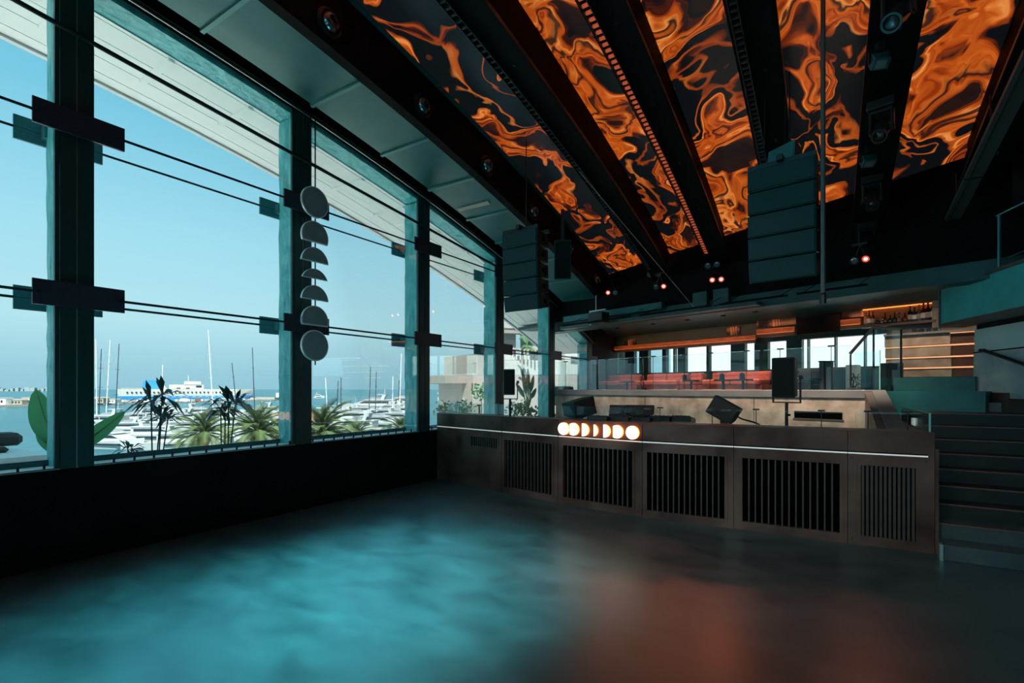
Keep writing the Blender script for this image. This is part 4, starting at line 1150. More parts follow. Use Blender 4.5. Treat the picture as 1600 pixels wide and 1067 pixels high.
def dracaena(loc, stems, lab, m='leaf_dark', pot=True, leafn=11, ll=.22, grp='dracaena plants', sm='stem_dark', lw=.018):
    t = thing('dracaena_plant', lab, 'plant', loc, group=grp)
    L0 = Vector(loc)
    for (tip, rs) in stems:
        tip = Vector(tip)
        b0 = L0 + Vector((random.uniform(-.05, .05), random.uniform(-.05, .05), .2 if pot else 0))
        mid = (b0 + tip) / 2 + Vector((random.uniform(-.03, .03), random.uniform(-.03, .03), 0))
        MB().path([b0, mid, tip], .009 if pot else .011, 5).build('stem', sm, t)
        for k in range(leafn):
            az = 2 * math.pi * k / leafn + random.uniform(-.3, .3); el = random.uniform(-.5, 1.1)
            l = ll * rs * random.uniform(.75, 1.1)
            d = Vector((math.cos(az) * math.cos(el), math.sin(az) * math.cos(el), math.sin(el)))
            sd__ = d.cross(Vector((0, 0, 1))).normalized()
            p1 = tip + d * l * .55; p2 = tip + d * l + Vector((0, 0, -l * .35 * math.cos(el)))
            w = lw * rs
            f = MB(); f.add([tuple(tip), tuple(p1 + sd__ * w), tuple(p2), tuple(p1 - sd__ * w), tuple(p1 + Vector((0, 0, .008)))], [(0, 1, 4), (1, 2, 4), (2, 3, 4), (3, 0, 4)])
            f.build('leaf', m, t)
    if pot:
        MB(L0, (1, 0, 0), (0, 1, 0)).lathe([(.10, 0), (.13, .22), (.12, .22), (.11, .18)], n=14).build('pot', 'pot', t)
random.seed(3)
q = TP(Ts(1336, .9), .9, 1.46)
dracaena(tuple(q), [(at(1334, 596, TZ(1336, .9)), .75), (at(1337, 592, TZ(1336, .9)), .75), (at(1336, 603, TZ(1336, .9)), .6)], 'small dark potted plant at the right end of the terrace', leafn=10)
q = TP(Ts(923, 1.0), 1.0, 1.46)
dracaena(tuple(q), [(at(921, 597, TZ(923, 1.0)), .9), (at(925, 600, TZ(923, 1.0)), .8)], 'dark potted plant at the window end of the terrace', leafn=9)
q = TP(Ts(1003, 1.4), 1.4, 1.46)
dracaena(tuple(q), [(at(1001, 598, TZ(1003, 1.4)), .7), (at(1005, 595, TZ(1003, 1.4)), .7)], 'small green plant between the first two banquettes', 'leaf_mid', leafn=8)
# round ottoman and cushion at the window end
q = TP(Ts(873, .8), .8, 1.46)
t = thing('ottoman', 'round dark teal seat with a white rim at the window end of the terrace', 'ottoman', q)
MB(q, (1, 0, 0), (0, 1, 0)).lathe([(.40, 0), (.42, .05), (.42, .22), (.40, .25)], n=24).build('seat', 'cushion_teal', t, smooth=True)
MB(q, (1, 0, 0), (0, 1, 0)).lathe([(.40, .25), (.40, .27), (.2, .28)], n=24).build('rim', 'white', t)

# lamps added to brighten the hall and terrace front ---------------------------------
def area(name, loc, size, en, col, rot=(0, 0, 0), sy=None):
    ld = bpy.data.lights.new(name, 'AREA'); ld.energy = en; ld.color = col; ld.size = size
    if sy: ld.shape = 'RECTANGLE'; ld.size_y = sy
    o = bpy.data.objects.new(name, ld); COL.objects.link(o); o.location = loc; o.rotation_euler = rot
    return o

def wash(name, lab, loc, tgt, en, col, ang, soft=.12):
    """unseen LED wash fixture added for more light, with its own lamp"""
    loc, tgt = Vector(loc), Vector(tgt)
    t = thing('added_wash_light', lab, 'stage light', tuple(loc), group='added wash lights')
    aim = (tgt - loc).normalized(); a = aim.orthogonal().normalized(); b = aim.cross(a)
    c = MB(loc, a, b, aim).lathe([(.07, -.22), (.12, -.16), (.13, 0), (.13, .06), (.115, .06), (.11, .03)], n=16).build('can', 'black_plastic', t, smooth=True)
    MB(loc, a, b, aim).lathe([(.108, .028), (.1, .034)], n=16).build('lamp_lens', 'lens', c)
    MB().tube(loc + Vector((0, 0, .0)), loc + Vector((0, 0, .45)), .015, 6).build('hanger', 'steel_dark', t)
    ld = bpy.data.lights.new('added_wash_beam', 'SPOT'); ld.energy = en; ld.color = col; ld.spot_size = math.radians(ang); ld.spot_blend = .9; ld.shadow_soft_size = soft
    o = bpy.data.objects.new('added_wash_beam', ld); COL.objects.link(o); o.parent = t
    o.location = aim * .14; o.rotation_euler = aim.to_track_quat('-Z', 'Y').to_euler()
    return t
wash('a', 'added cyan wash light on the leftmost beam behind the viewer', (-3.0, -1.5, Zh(-1.5) - .45), (-3.2, 7.0, 1.8), 150, (.12, .85, 1), 80)
wash('b', 'added cyan wash light on the middle beam behind the viewer', (-.62, -1.8, Zh(-1.8) - .45), (.0, 8.0, 1.8), 140, (.12, .85, 1), 80)
wash('c', 'added soft white wash light on the second beam behind the viewer', (-1.82, -1.2, Zh(-1.2) - .45), (-1.5, 6.6, .3), 420, (1, .72, .58), 46)
wash('d', 'added cyan spot on the first tray beam lighting the floor by the windows', (-3.0, 1.9, Zh(1.9) - .4), (-3.15, 3.25, 0), 2900, (.12, .86, .96), 42, .25)
wash('e', 'added cyan spot on the first tray beam lighting the floor at the far left', (-3.0, .6, Zh(.6) - .4), (-3.45, 1.95, 0), 2000, (.05, .78, .86), 44, .25)
wash('f', 'added red spot on the second beam lighting the floor before the booth', (-1.82, 2.4, Zh(2.4) - .4), (-1.75, 4.35, 0), 420, (1, .14, .05), 26, .2)
wash('g', 'added red spot on the middle beam lighting the floor near the viewer', (-.62, 1.2, Zh(1.2) - .4), (-.7, 3.2, 0), 70, (1, .15, .07), 44, .2)
# slim wall washers added under the bulkhead to brighten the concrete terrace front
for k, (pa, pb) in enumerate(((880, 985), (1000, 1110), (1125, 1230), (1245, 1355))):
    d = -.75
    sa, sb = Ts(pa, d), Ts(pb, d)
    q = TP((sa + sb) / 2, d, 3.16)
    t = thing('added_wall_washer', 'slim added wall washer above the terrace front, %s from the window end' % ORD[k], 'light', q, group='added wall washers')
    TMB().box(sa, sb, d - .02, d + .02, 3.16, 3.19).build('housing', 'beam', t)
    f = TMB()
    for u in (sa + .1, sb - .1): f.tube((u, d, 3.19), (u, -.05, 3.45), .006, 5)
    f.build('arm', 'beam', t)
    ld = bpy.data.lights.new('added_warm_line', 'AREA'); ld.shape = 'RECTANGLE'; ld.size = sb - sa; ld.size_y = .03; ld.energy = 19; ld.color = (1, .74, .54); ld.spread = math.radians(80)
    o = bpy.data.objects.new('added_warm_line', ld); COL.objects.link(o); o.parent = t; o.location = (0, 0, -.005)
    o.rotation_euler = (math.radians(22), 0, math.atan2(TE.y, TE.x))
# ================================================================== OUTSIDE
SEA = -12.0
MB().add([(-26000, -14000, SEA), (3000, -14000, SEA), (3000, 26000, SEA), (-26000, 26000, SEA)], [(0, 1, 2, 3)]).build('sea', 'sea', kind='structure', label='calm blue green sea in the harbour')
MB().box(-10.4, WX - .14, -8, 14.5, -.4, -.05).build('outside_deck', 'white_wall', kind='structure', label='pale outdoor terrace deck beyond the windows')
def gat(px, py, z):                               # point on a level z under a frame position
    return at(px, py, (EYE - z) * FPX / (py - HOR))

pr = [Vector((-11.5, -60, 0)), Vector((-11.5, 30, 0)), Vector((-30, 62, 0)), Vector((-62, 62, 0)), Vector((-88, 20, 0)), Vector((-88, -60, 0))]
MB().prism([(q.x, q.y) for q in pr], SEA - 2, SEA + 1, 'z').build('bounce_ground', 'bounce_ground', kind='structure', label='unseen pale ground below the building, added to bounce sunlight')  # out of view, added to bounce sunlight up onto the eave
# quay with ferry
a, b, c, d = gat(-60, 637.5, SEA), gat(430, 626, SEA), gat(430, 624, SEA), gat(-60, 631, SEA)
qy = thing('harbour_quay', 'long pale stone quay in front of the ferry', 'quay', (a.x, a.y, SEA))
MB().hexa([tuple(a), tuple(b), tuple(c), tuple(d)], [(p.x, p.y, SEA + 1.6) for p in (a, b, c, d)]).build('slab', 'quay', qy)
for k in range(9):
    px = 5 + k * 22 + random.uniform(-6, 6)
    p = gat(px, 632 - k * .3, SEA + 1.6); h = random.uniform(2.5, 5); w = random.uniform(4, 9)
    t = thing('quay_shed', 'low pale shed standing on the quay, %s from the left' % ORD[k], 'shed', tuple(p), YAW, 'sheds on the quay')
    MB().box(-w, w, -3, 3, 0, h).build('wall', 'shed' if k % 2 else 'white_wall', t, local=True)
    MB().prism([(-w - .4, h), (w + .4, h), (w * .9, h + 1.0), (-w * .9, h + 1.0)], -3.3, 3.3).build('roof', 'rock' if k % 3 else 'boat_grey', t, local=True)
    for j in range(3): MB().box(-w * .6 + j * w * .5, -w * .6 + j * w * .5 + w * .25, -3.06, -3, h * .3, h * .75).build('opening', 'boat_window', t, local=True)
for k in range(14):
    px = 110 + k * 20 + random.uniform(-5, 5)
    p = gat(px, 630 - k * .2, SEA + 1.6)
    t = thing('quay_truck', 'parked vehicle on the quay before the ferry, %s from the left' % ORD[k], 'vehicle', tuple(p), YAW + random.uniform(-.3, .3), 'vehicles on the quay')
    l = random.uniform(3, 6)
    MB().box(-l, l * .5, -1.3, 1.3, .6, 3.4).build('cargo_box', ['white', 'boat_grey', 'ferry_blue', 'white', 'nosing', 'boat_grey'][k % 6], t, local=True)
    MB().box(l * .55, l, -1.2, 1.2, .6, 2.7).build('cab', 'white', t, local=True)
    for xx in (-l * .7, l * .7):
        MB().tube((xx, -1.35, .5), (xx, 1.35, .5), .5, 8).build('wheel', 'black_plastic', t, local=True)

# ferry
Zf = 570
pa = at(186, 625, Zf); pb = at(391, 625, Zf * 1.12)
ax = Vector((pb.x - pa.x, pb.y - pa.y, 0)); FL = ax.length; ang = math.atan2(ax.y, ax.x)
fe = thing('ferry', 'large white and blue ferry moored behind the quay', 'ferry', (pa.x, pa.y, SEA), ang)
fe.scale = (1, 1, 1.12)
def hull(f, L, W, z0, z1, bow=.12, n=1, flare=1.0):
    b = [(0, -W), (L * (1 - bow), -W), (L, 0), (L * (1 - bow), W), (0, W)]
    m = len(b)
    f.add([(x, y * .92, z0) for x, y in b] + [(x + (L * .03 * flare if i == 2 else 0), y, z1) for i, (x, y) in enumerate(b)],
          [tuple(range(m)), tuple(range(2 * m - 1, m - 1, -1))] + [(i, (i + 1) % m, (i + 1) % m + m, i + m) for i in range(m)])
    return f
hull(MB(), FL, 11, 0, 5.2).build('hull', 'ferry_blue', fe, local=True)
hull(MB(), FL * 1.005, 11.1, 5.2, 12.2).build('upper_hull', 'ferry_white', fe, local=True)
for k in range(26):
    x = FL * (.06 + .031 * k)
    MB().box(x, x + 1.6, -11.35, -11.1, 8.2, 9.6).build('window', 'boat_window', fe, local=True)
for k in range(12):                                  # row of white waves painted along the blue side
    x = FL * (.33 + .05 * k)
    MB().prism([(x, 3.4), (x + 2.2, 4.6), (x + 4.4, 3.4), (x + 3.2, 3.4), (x + 2.2, 4.0), (x + 1.2, 3.4)], -11.2, -11.0).build('wave_mark', 'ferry_white', fe, local=True)
MB().box(FL * .36, FL * .62, -10, 10, 12.2, 17).build('deck_house', 'ferry_white', fe, local=True)
MB().box(FL * .47, FL * .60, -10.5, 10.5, 17, 20.5).build('bridge', 'ferry_white', fe, local=True)
MB().box(FL * .56, FL * .604, -10.6, 10.6, 14.4, 16).build('bridge_window', 'boat_window', fe, local=True)
MB().prism([(FL * .17, 12.2), (FL * .17, 19), (FL * .185, 21.5), (FL * .25, 21.5), (FL * .275, 19), (FL * .285, 12.2)], -6, 6).build('funnel', 'ferry_blue', fe, local=True)
MB().prism([(FL * .265, 12.2), (FL * .30, 21), (FL * .34, 12.2)], -5.5, 5.5).build('funnel_fin', 'ferry_white', fe, local=True)
MB().tube((FL * .30, 0, 12), (FL * .31, 0, 38), .7, 8).build('mast', 'boat_white', fe, local=True)
MB().tube((FL * .5, 0, 20), (FL * .5, 0, 27), .4, 8).build('radar_mast', 'boat_white', fe, local=True)
MB().box(FL * .02, FL * .17, -8, 8, 12.2, 13.6).build('aft_deck', 'boat_grey', fe, local=True)
for k in range(5): MB().box(FL * (.38 + .035 * k), FL * (.38 + .035 * k) + 3.5, -10.8, -10, 12.4, 14).build('lifeboat', 'nosing' if k % 2 else 'boat_white', fe, local=True)

# long breakwaters, far town
for px0, px1, py, lab in ((400, 437, 625, 'pale pier head in the sea left of the second window column'), (684, 760, 615.5, 'long low breakwater near the horizon at the right window')):
    a, b = gat(px0, py, SEA), gat(px1, py, SEA)
    t = thing('breakwater', lab, 'breakwater', tuple(a))
    n = Vector((b.y - a.y, -(b.x - a.x), 0)).normalized() * 14
    MB().hexa([tuple(a), tuple(b), tuple(b + n), tuple(a + n)], [(a.x, a.y, SEA + 3.5), (b.x, b.y, SEA + 3.5), (b.x + n.x, b.y + n.y, SEA + 3.5), (a.x + n.x, a.y + n.y, SEA + 3.5)]).build('rock_mound', 'rock', t)
    e_ = (b - a).normalized() * 9
    MB().box(b.x - 3, b.x + 3, b.y - 3, b.y + 3, SEA + 3.5, SEA + 9).build('light_tower', 'white', t)
random.seed(21)
tw = thing('far_town', 'hazy pale town along the far left shore', 'town', tuple(at(30, 610, 3200) * 1.0))
a, b = at(-120, 611, 3300), at(135, 611, 3300)
MB().hexa([(a.x, a.y, SEA), (b.x, b.y, SEA), (b.x - 200, b.y + 60, SEA), (a.x - 200, a.y + 60, SEA)], [(a.x, a.y, SEA + 7), (b.x, b.y, SEA + 5), (b.x - 200, b.y + 60, SEA + 6), (a.x - 200, a.y + 60, SEA + 9)]).build('shore', 'haze_land', tw)
for k in range(16):
    p = at(-30 + k * 8, 610, 3280); h = random.uniform(10, 26); w = random.uniform(8, 20)
    MB((p.x, p.y, 0), RT, FW).box(-w, w, 0, 20, SEA, SEA + h).build('building', 'haze_house', tw)

# yachts -------------------------------------------------------------
def yacht_mesh():
    t = thing('motor_yacht', 'x', 'yacht', (0, 0, SEA))
    L, W = 20.0, 2.6
    f = MB()
    sec = [(-10, 2.3, .0, 1.9), (-4, 2.6, -.1, 2.0), (3, 2.5, -.1, 2.3), (7, 1.5, 0, 2.7), (10, .08, .5, 3.0)]
    pts = []
    for x, w, zb_, zt_ in sec: pts += [(x, -w, zt_), (x, -w * .8, zb_), (x, w * .8, zb_), (x, w, zt_)]
    fs = [(0, 1, 2, 3), (19, 18, 17, 16)]
    for i in range(4):
        for k in range(4): fs.append((i * 4 + k, i * 4 + (k + 1) % 4, i * 4 + 4 + (k + 1) % 4, i * 4 + 4 + k))
    f.add(pts, fs); f.build('hull', 'boat_white', t, local=True)
    f = MB(); f.box(-5, 4.5, -2.62, 2.62, 1.0, 1.5); f.build('hull_window', 'boat_window', t, local=True)
    f = MB().prism([(-7, 2.0), (-7, 4.1), (1.5, 4.1), (5.5, 2.4), (5.5, 2.0)], -2.0, 2.0); c = f.build('cabin', 'boat_white', t, local=True)
    MB().prism([(-6.2, 2.9), (-6.2, 3.7), (1.5, 3.7), (3.6, 2.9)], -2.06, 2.06).build('cabin_window', 'boat_window', c, local=True)
    MB().prism([(-7.6, 4.1), (-7.6, 4.4), (1.2, 4.4), (2.4, 4.1)], -2.2, 2.2).build('flybridge_deck', 'boat_white', t, local=True)
    MB().prism([(-4, 4.4), (-4, 5.2), (-.5, 5.2), (.6, 4.4)], -1.6, 1.6).build('flybridge', 'boat_grey', t, local=True)
    f = MB(); f.prism([(-4.6, 4.4), (-5.4, 6.4), (-4.2, 6.4), (-3.6, 4.4)], -1.7, -1.5); f.prism([(-4.6, 4.4), (-5.4, 6.4), (-4.2, 6.4), (-3.6, 4.4)], 1.5, 1.7); f.box(-5.4, -2.4, -1.7, 1.7, 6.3, 6.5); f.build('radar_arch', 'boat_white', t, local=True)
    MB().tube((-4.6, 0, 6.4), (-4.8, 0, 8.6), .08, 6).build('antenna', 'boat_white', t, local=True)
    MB().box(-10, -7, -2.1, 2.1, 1.85, 2.0).build('aft_deck', 'boat_teak', t, local=True)
    return t
proto = yacht_mesh()
random.seed(5)
spots = []
for py, pxs in ((700, (176, 292, 404)), (688, (152, 246, 345, 436)), (677, (196, 292, 384)), (668, (160, 240, 330, 420)), (660, (206, 280, 360, 436)), (653, (238, 312, 390)), (648, (268, 340, 412)),
                (678, (552, )), (669, (524, 604)), (661, (560, 630)), (655, (536, 592)), (649, (566, 622)), (644, (600, 636))):
    for k, px in enumerate(pxs): spots.append((px + random.uniform(-6, 6), py, k))
first = True
rowname = {}
rows_l = [700, 688, 677, 668, 660, 653, 648]; rows_m = [678, 669, 661, 655, 649, 644]
for i, (px, py, kk) in enumerate(spots):
    p = gat(px, py, SEA)
    o = proto if first else copy_tree(proto)
    first = False
    o.location = (p.x, p.y, SEA)
    o.rotation_euler = (0, 0, YAW + random.choice((0, math.pi)) + random.uniform(-.3, .3))
    s = random.uniform(.85, 1.1) * min(1.05, .78 + (700 - py) * .006)
    o.scale = (s, s, s)
    left = px < 460
    o['label'] = 'white yacht, %s from left in %s row from the front, marina %s' % (ORD[kk], ORD[(rows_l if left else rows_m).index(py)], 'before the ferry' if left else 'past the moon discs')
    o['group'] = 'marina yachts before the ferry' if left else 'marina yachts past the moon discs'
for px, py, s, rz, lab in ((578, 641, 2.0, .1, 'big white superyacht behind the dark masts'), (625, 636, 2.1, 0, 'big white superyacht beside the third window column'), (722, 622, 2.6, .2, 'big white superyacht seen through the right window, upper one'), (712, 627, 2.0, .1, 'big white superyacht seen through the right window, lower one')):
    p = gat(px, py, SEA); o = copy_tree(proto); o.location = (p.x, p.y, SEA); o.rotation_euler = (0, 0, YAW + math.pi + rz); o.scale = (s, s, s * .8); o['label'] = lab
    o['group'] = 'superyachts'
p = gat(499, 622, SEA); o = copy_tree(proto); o.location = (p.x, p.y, SEA); o.rotation_euler = (0, 0, YAW); o.scale = (.8, .8, 1.3); o['label'] = 'small white motorboat alone on open water'; o['group'] = 'boats on open water'

# sailing boats with masts -------------------------------------------
def sailboat(px, pyt, pxb, pyb, dark, lab, r=.16):
    p = gat(pxb, pyb + 6, SEA)
    Z = Vector((p.x, p.y, 0)).dot(FW)
    top = at(px, pyt, Z)
    t = thing('sailboat', lab, 'sailboat', (p.x, p.y, SEA), YAW + random.uniform(-.3, .3), 'sailing boats')
    f = MB(); sec = [(-7, 1.4, .2, 1.3), (-2, 1.9, 0, 1.2), (3, 1.5, 0, 1.4), (7.5, .05, .5, 1.7)]
    pts = []
    for x, w, zb_, zt_ in sec: pts += [(x, -w, zt_), (x, -w * .6, zb_), (x, w * .6, zb_), (x, w, zt_)]
    fs = [(0, 1, 2, 3), (15, 14, 13, 12)]
    for i in range(3):
        for k in range(4): fs.append((i * 4 + k, i * 4 + (k + 1) % 4, i * 4 + 4 + (k + 1) % 4, i * 4 + 4 + k))
    f.add(pts, fs); f.build('hull', 'boat_white', t, local=True)
    MB().prism([(-2.5, 1.3), (-2, 1.9), (1.5, 1.9), (3, 1.35)], -.9, .9).build('coachroof', 'boat_grey', t, local=True)
    H = top.z - SEA
    R = Matrix.Rotation(-t.rotation_euler.z, 3, 'Z')
    off = R @ Vector((top.x - p.x, top.y - p.y, 0))
    rr = r * Z / 170
    m = 'mast_dark' if dark else 'mast_white'
    MB().tube((.5, 0, 1.2), (off.x + .5, off.y, H), rr, 8, rr * .7).build('mast', m, t, local=True)
    MB().tube((.5, 0, 3.0), (-5.5, 0, 3.1), rr * .8, 8).build('boom', m, t, local=True)
    f = MB(); f.tube((7.3, 0, 1.7), (off.x + .5, off.y, H * .97), rr * .16, 4); f.tube((-6.9, 0, 1.4), (off.x + .5, off.y, H * .97), rr * .16, 4); f.build('stays', 'boat_grey', t, local=True)
    f = MB()
    for q in (.45, .72):
        c = Vector((.5 + off.x * q, off.y * q, H * q)); f.tube(tuple(c + Vector((0, -1.3, 0))), tuple(c + Vector((0, 1.3, 0))), rr * .35, 5)
    f.build('spreaders', m, t, local=True)
for args in ((147.5, 530, 149, 662, 0, 'sailboat with a white mast right beside the first window column'), (157, 545, 153, 648, 1, 'sailboat with a dark mast left of the leaning white mast'), (170, 531, 163, 655, 0, 'sailboat with a leaning white mast near the first column'), (183, 537, 176, 676, 1, 'sailboat with the tall dark mast nearest the banana leaf'),
             (324, 516, 332, 646, 0, 'sailboat with the tallest white mast before the ferry'), (361, 567, 369, 640, 1, 'sailboat with a short dark mast before the ferry bow'), (392.5, 543, 396.5, 652, 1, 'sailboat with a dark mast beyond the ferry bow'),
             (507, 590, 510, 640, 0, 'sailboat with a white mast left in the middle window'), (527, 595, 525, 640, 1, 'sailboat with a short dark mast, left of two in the middle window'), (531.5, 590, 531.5, 645, 1, 'sailboat with a short dark mast, right of two in the middle window'),
             (577, 573, 574, 657, 1, 'sailboat with the taller dark mast in the middle window'), (586, 580, 584, 660, 1, 'sailboat with the second tall dark mast in the middle window'), (612, 588, 611, 655, 0, 'sailboat with a white mast beside the big superyacht'), (626, 552, 623, 640, 0, 'sailboat with a tall white mast beside the third column'), (622.5, 594, 622, 634, 1, 'sailboat with a thin dark mast beside the third column')):
    sailboat(*args)

# palms ---------------------------------------------------------------
def frond_mesh():
    f = MB(); n = 30
    def mid(t): return (t * (1 - .12 * t), 0, .34 * t - .72 * t * t)
    for i in range(n):
        t0 = .16 + .84 * i / n; x, _, z = mid(t0)
        ln = .24 * math.sin(math.pi * (.16 + .76 * t0)) + .05
        for s in (-1, 1):
            f.add([(x, 0, z), (x + .018, 0, z - .01), (x + ln * .75, s * ln * .62, z - ln * .30), (x + .009, s * .006, z + .008)], [(0, 1, 2), (0, 2, 3), (1, 2, 3)])
    f.path([mid(k / 7) for k in range(8)], [.014 - .0017 * k for k in range(8)], 4)
    me = f.mesh('frond'); me.materials.append(M['palm_leaf']); return me
fme = frond_mesh()
def palm(px, py, Z, R, lab, n=40):
    c = at(px, py, Z)
    t = thing('date_palm', lab, 'palm tree', (c.x, c.y, SEA + 1), group='date palms outside')
    H = c.z - (SEA + 1)
    rr = .22
    prof = []
    for k in range(13): prof.append((rr * (1.08 if k % 2 else .95), H * k / 12))
    MB((c.x, c.y, SEA + 1), (1, 0, 0), (0, 1, 0)).lathe(prof, n=9).build('trunk', 'palm_trunk', t)
    MB((c.x, c.y, c.z), (1, 0, 0), (0, 1, 0)).lathe([(.2, -.6), (.34, -.2), (.30, .05), (.1, .2)], n=10).build('crown_base', 'palm_trunk', t)
    for k in range(n):
        az = 2.399 * k; el = math.radians(80 - 105 * (k / n))
        o = inst(fme, 'frond', t, tuple(c), rot=(0, -el, az))
        s = R * random.uniform(.85, 1.1); o.scale = (s, s, s)
random.seed(9)
palm(319, 678, 26, 1.75, 'date palm with arching fronds behind the dark dracaena plants')
palm(402, 676, 24, 1.9, 'broad date palm beside the second window column')
palm(504, 678, 21, 1.75, 'bushy date palm just right of the moon discs')
palm(556, 684, 34, 1.6, 'smaller date palm in the middle of the middle window')
palm(626, 672, 40, 1.5, 'small date palm beside the third window column')
palm(440, 684, 30, 1.7, 'date palm mostly hidden by the second window column')

# plants on the outdoor deck ------------------------------------------
random.seed(12)
def ox(px, py, X=-7.7): return onX(px, py, X)
b = ox(242, 760); b.z = -.05
dracaena(tuple(b), [(ox(236, 627), 1.05), (ox(254, 618, -7.8), 1.15), (ox(252, 652, -7.6), .9), (ox(262, 656, -7.9), .8)], 'tall dark dracaena with spiky rosettes in front of the ferry', 'leaf_dark', True, 16, .36, 'dracaenas outside', 'stem_dark', .03)
b = ox(350, 760); b.z = -.05
dracaena(tuple(b), [(ox(357, 628), 1.15), (ox(345, 640, -7.9), .9), (ox(368, 632, -7.8), 1.1), (ox(352, 645, -7.6), .9)], 'dark drooping dracaena in front of the ferry bow', 'leaf_dark', True, 16, .38, 'dracaenas outside', 'stem_dark', .03)
b = ox(202, 760); b.z = -.05
dracaena(tuple(b), [(ox(200, 702), .9), (ox(206, 700, -7.6), .8)], 'low dark dracaena at the bottom of the window', 'leaf_dark', True, 12, .26, 'dracaenas outside', 'stem_dark', .022)

def banana_leaf(t, p0, p1, p2, w, nm='leaf', m='banana_leaf'):
    """broad leaf along the bent midrib p0-p1-p2"""
    p0, p1, p2 = Vector(p0), Vector(p1), Vector(p2)
    n = 12; pts = []; fs = []
    nrm = (p1 - p0).cross(p2 - p0)
    view = Vector((p1.x, p1.y, p1.z - EYE)).normalized()
    for i in range(n + 1):
        u = i / n
        c = p0 * (1 - u) ** 2 + p1 * 2 * u * (1 - u) + p2 * u * u
        tg = ((p1 - p0) * (1 - u) + (p2 - p1) * u).normalized()
        sd__ = tg.cross(view).normalized()
        ww = w * (math.sin(math.pi * min(1, .06 + .94 * u)) ** .6) * (1 - .25 * u)
        up_ = sd__.cross(tg)
        pts += [tuple(c + sd__ * ww + up_ * ww * .3), tuple(c), tuple(c - sd__ * ww + up_ * ww * .3)]
    for i in range(n):
        fs += [(i * 3, i * 3 + 1, i * 3 + 4, i * 3 + 3), (i * 3 + 1, i * 3 + 2, i * 3 + 5, i * 3 + 4)]
    f = MB(); f.add(pts, fs)
    o = f.build(nm, m, t, smooth=True)
    MB().path([tuple(p0), tuple((p0 + p1 * 2 + p2) / 4), tuple(p2)], [.012, .009, .003], 5).build('midrib', 'stem_green', o)
b = onX(92, 775, -7.2); b.z = -.05
bp_ = thing('banana_plant', 'banana plant with broad green leaves beside the first window column', 'plant', tuple(b))
MB(b, (1, 0, 0), (0, 1, 0)).lathe([(.2, 0), (.24, .34), (.22, .34), (.2, .3)], n=16).build('pot', 'pot', bp_)
MB().path([tuple(b + Vector((0, 0, .3))), tuple(onX(100, 720, -7.25)), tuple(onX(110, 690, -7.25))], .035, 8).build('stalk', 'stem_green', bp_)
banana_leaf(bp_, onX(92, 690, -7.25), onX(66, 660, -7.3), onX(56, 607, -7.4), .15)
banana_leaf(bp_, onX(120, 700, -7.2), onX(160, 672, -7.25), onX(196, 642, -7.3), .10)
banana_leaf(bp_, onX(90, 708, -7.25), onX(62, 692, -7.3), onX(58, 668, -7.45), .05)
banana_leaf(bp_, onX(96, 690, -7.3), onX(100, 640, -7.4), onX(112, 600, -7.5), .09)

# daybed ----------------------------------------------------------------
q = onX(15, 712, -7.9)
db = thing('daybed', 'white outdoor daybed with dark cushions at the far left', 'daybed', (-8.8, 1.2, -.05))
MB().box(-9.8, -7.75, -.3, 2.02, .0, .70).build('base', 'daybed_grey', db, bevel=.03)
MB().box(-9.85, -7.7, -.35, 2.06, .70, .88).build('mattress', 'cushion_white', db, bevel=.05)
MB().box(-9.8, -9.35, 1.2, 2.2, .88, 1.05).build('bolster', 'cushion_dark', db, bevel=.05)
MB().box(-9.9, -9.6, .6, 1.95, .88, 1.22).build('back_cushion', 'cushion_dark', db, bevel=.06)
MB().box(-9.0, -8.4, 1.3, 1.85, .88, .95).build('throw_pillow', 'cushion_dark', db, bevel=.03)

# neighbouring building, glass fence and greenery seen through the right windows ---
nb = thing('neighbour_building', 'pale sandstone building with a cantilevered slab beyond the right windows', 'building', tuple(at(800, 640, 19)))
def quad(px0, px1, py0, py1, Z0, Z1, thick, nm, m, par):
    """upright slab between two screen columns at their own depths, given thickness away from the room"""
    a, b = at(px0, py1, Z0), at(px1, py1, Z1)
    dv = (b - a); dv.z = 0; Ld = dv.length; dv.normalize(); nn = Vector((-dv.y, dv.x, 0))
    zt_ = at(px0, py0, Z0).z; zb_ = a.z
    return MB(Vector((a.x, a.y, 0)), dv, nn).box(0, Ld, 0, thick, zb_, zt_).build(nm, m, par)
quad(738, 770, 583, 690, 19, 19.5, 3, 'lower_wall', 'neighbour_wall', nb)
quad(731, 737, 598, 690, 18.6, 18.7, .4, 'post', 'sand_wall', nb)
quad(695, 739, 587, 598.5, 18.2, 18.8, 3.2, 'cantilever_slab', 'sand_wall', nb)
quad(745, 775, 552, 584, 20, 20.5, 3, 'step_wall', 'sand_wall', nb)
quad(746, 768, 556, 583, 19.9, 20.4, .05, 'face_panel', 'neighbour_wall', nb)
quad(770, 815, 562, 690, 20.0, 20.6, 2, 'front_wall', 'neighbour_wall', nb)
quad(815, 905, 555, 690, 20.6, 21.5, 2, 'front_wall', 'neighbour_wall', nb)
quad(785, 806, 470, 562, 20.4, 20.7, 1.5, 'pier', 'neighbour_wall', nb)
quad(832, 905, 440, 562, 20.8, 21.5, 1.5, 'pier', 'neighbour_wall', nb)
quad(780, 905, 440, 512, 20.3, 21.4, 1.5, 'lintel', 'neighbour_wall', nb)
quad(785, 905, 515, 520, 20.0, 21.2, .4, 'cornice', 'sand_wall', nb)
for px in (800, 806, 812, 818, 824, 830, 836):
    quad(px, px + 2.2, 545, 562, 20.5, 20.5, .1, 'baluster', 'neighbour_wall', nb)
quad(797, 842, 543, 546, 20.4, 20.8, .2, 'balcony_rail', 'neighbour_wall', nb)
og = thing('deck_glass_fence', 'glass fence round the planting outside the right windows', 'glass fence', tuple(at(740, 650, 15.5)))
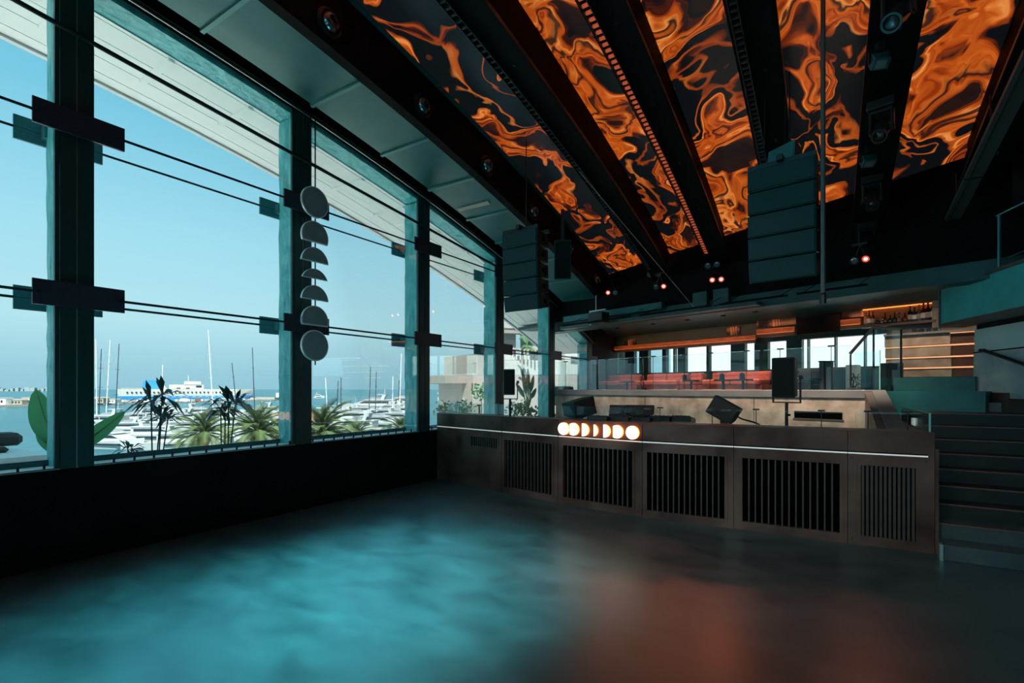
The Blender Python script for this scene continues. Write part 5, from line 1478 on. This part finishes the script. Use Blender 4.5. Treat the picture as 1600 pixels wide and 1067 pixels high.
for a_, b_ in ((686, 757, ), (759, 785)):
    quad(a_, b_, 632, 668, 15.5, 15.6, .03, 'pane', 'guard_glass', og)
for px in (713, 749):
    quad(px - 1, px + 1, 634, 668, 15.4, 15.41, .03, 'post', 'cable', og)
    quad(px - 3.5, px + 3.5, 632, 634.5, 15.4, 15.42, .06, 'clip_cap', 'cable', og)
def shrub(px, py, Z, r, lab, m='leaf_mid', n=110):
    c = at(px, py, Z)
    t = thing('shrub', lab, 'shrub', (c.x, c.y, 0), group='shrubs outside the right windows')
    f = MB()
    for k in range(n):
        v = Vector((random.gauss(0, 1), random.gauss(0, 1), random.gauss(0, 1))).normalized() * r * random.uniform(.3, 1)
        p = c + Vector((v.x, v.y, v.z * .8))
        d_ = Vector((random.uniform(-1, 1), random.uniform(-1, 1), random.uniform(-.2, 1))).normalized() * r * .35
        s_ = d_.orthogonal().normalized() * r * .11
        f.add([tuple(p), tuple(p + d_ * .5 + s_), tuple(p + d_), tuple(p + d_ * .5 - s_)], [(0, 1, 2, 3)])
    f.build('foliage', m, t, kind='stuff')
    for k in range(4):
        MB().path([(c.x, c.y, 0), (c.x, c.y, c.z - r * .5), tuple(c + Vector((random.uniform(-r, r) * .6, random.uniform(-r, r) * .6, r * .3)))], .012, 5).build('branch', 'stem_dark', t)
random.seed(31)
for px, py, r, lab, m in ((697, 640, .45, 'dark shrub behind the glass fence, left one', 'leaf_dark2'), (724, 639, .40, 'dark shrub behind the glass fence, right one', 'leaf_dark2'), (808, 640, .35, 'pale green shrub below the small pole speaker', 'leaf_mid'), (826, 643, .35, 'pale green shrub right of the small pole speaker', 'leaf_mid'), (752, 615, .4, 'faint shrub in front of the pale wall', 'leaf_mid')):
    shrub(px, py, 16.6 if px < 790 else 14.5, r, lab, m)
b = at(826, 668, 14.5); b.z = 0
tp_ = thing('traveller_palm', 'tall green fan leaved plant between the fourth and fifth columns', 'plant', tuple(b))
for k, (x1, y1, x2, y2) in enumerate(((822, 615, 816, 578), (825, 610, 825, 575), (829, 612, 834, 586), (819, 620, 806, 598), (830, 622, 838, 606))):
    MB().path([tuple(b + Vector((random.uniform(-.1, .1), 0, .0))), tuple(at(825, 640, 14.5)), tuple(at(x1, y1, 14.5))], .02, 5).build('leaf_stalk', 'stem_green', tp_)
    banana_leaf(tp_, at(x1, y1, 14.5), at((x1 + x2) / 2, (y1 + y2) / 2, 14.6), at(x2, y2, 14.7), .07, m='leaf_mid')
lm = at(823, 540, 19.6)
ln = thing('hanging_plant', 'yellow green plant hanging in the opening of the pale building', 'plant', tuple(lm))
MB().path([tuple(lm + Vector((0, 0, -.4))), tuple(lm), tuple(lm + Vector((.1, 0, .5)))], .03, 5).build('stem', 'stem_green', ln)
for dx, dz in ((-.25, .35), (.25, .3), (-.2, -.1), (.28, -.15), (.05, .6)):
    banana_leaf(ln, lm + Vector((0, 0, dz * .3)), lm + Vector((dx * .7, 0, dz + .1)), lm + Vector((dx * 1.4, 0, dz - .1)), .09, m='leaf_mid')

# sunlit pale house added to brighten the terrace windows -----------------------------
wh = thing('added_white_house', 'sunlit pale house added to brighten the view through the terrace back windows', 'building', TP(8, 13, 0))
TMB().box(-6, 16, 15.5, 20, -2, 8).build('wall', 'white_wall', wh)
TMB().box(-6.2, 16.2, 15.3, 20.2, 8, 8.4).build('roof', 'soffit_edge', wh)
for s in (3.5, 6.5, 9.5, 12.5):
    w = TMB().box(s, s + .9, 15.44, 15.5, 4.2, 6.2).build('window', 'boat_window', wh)
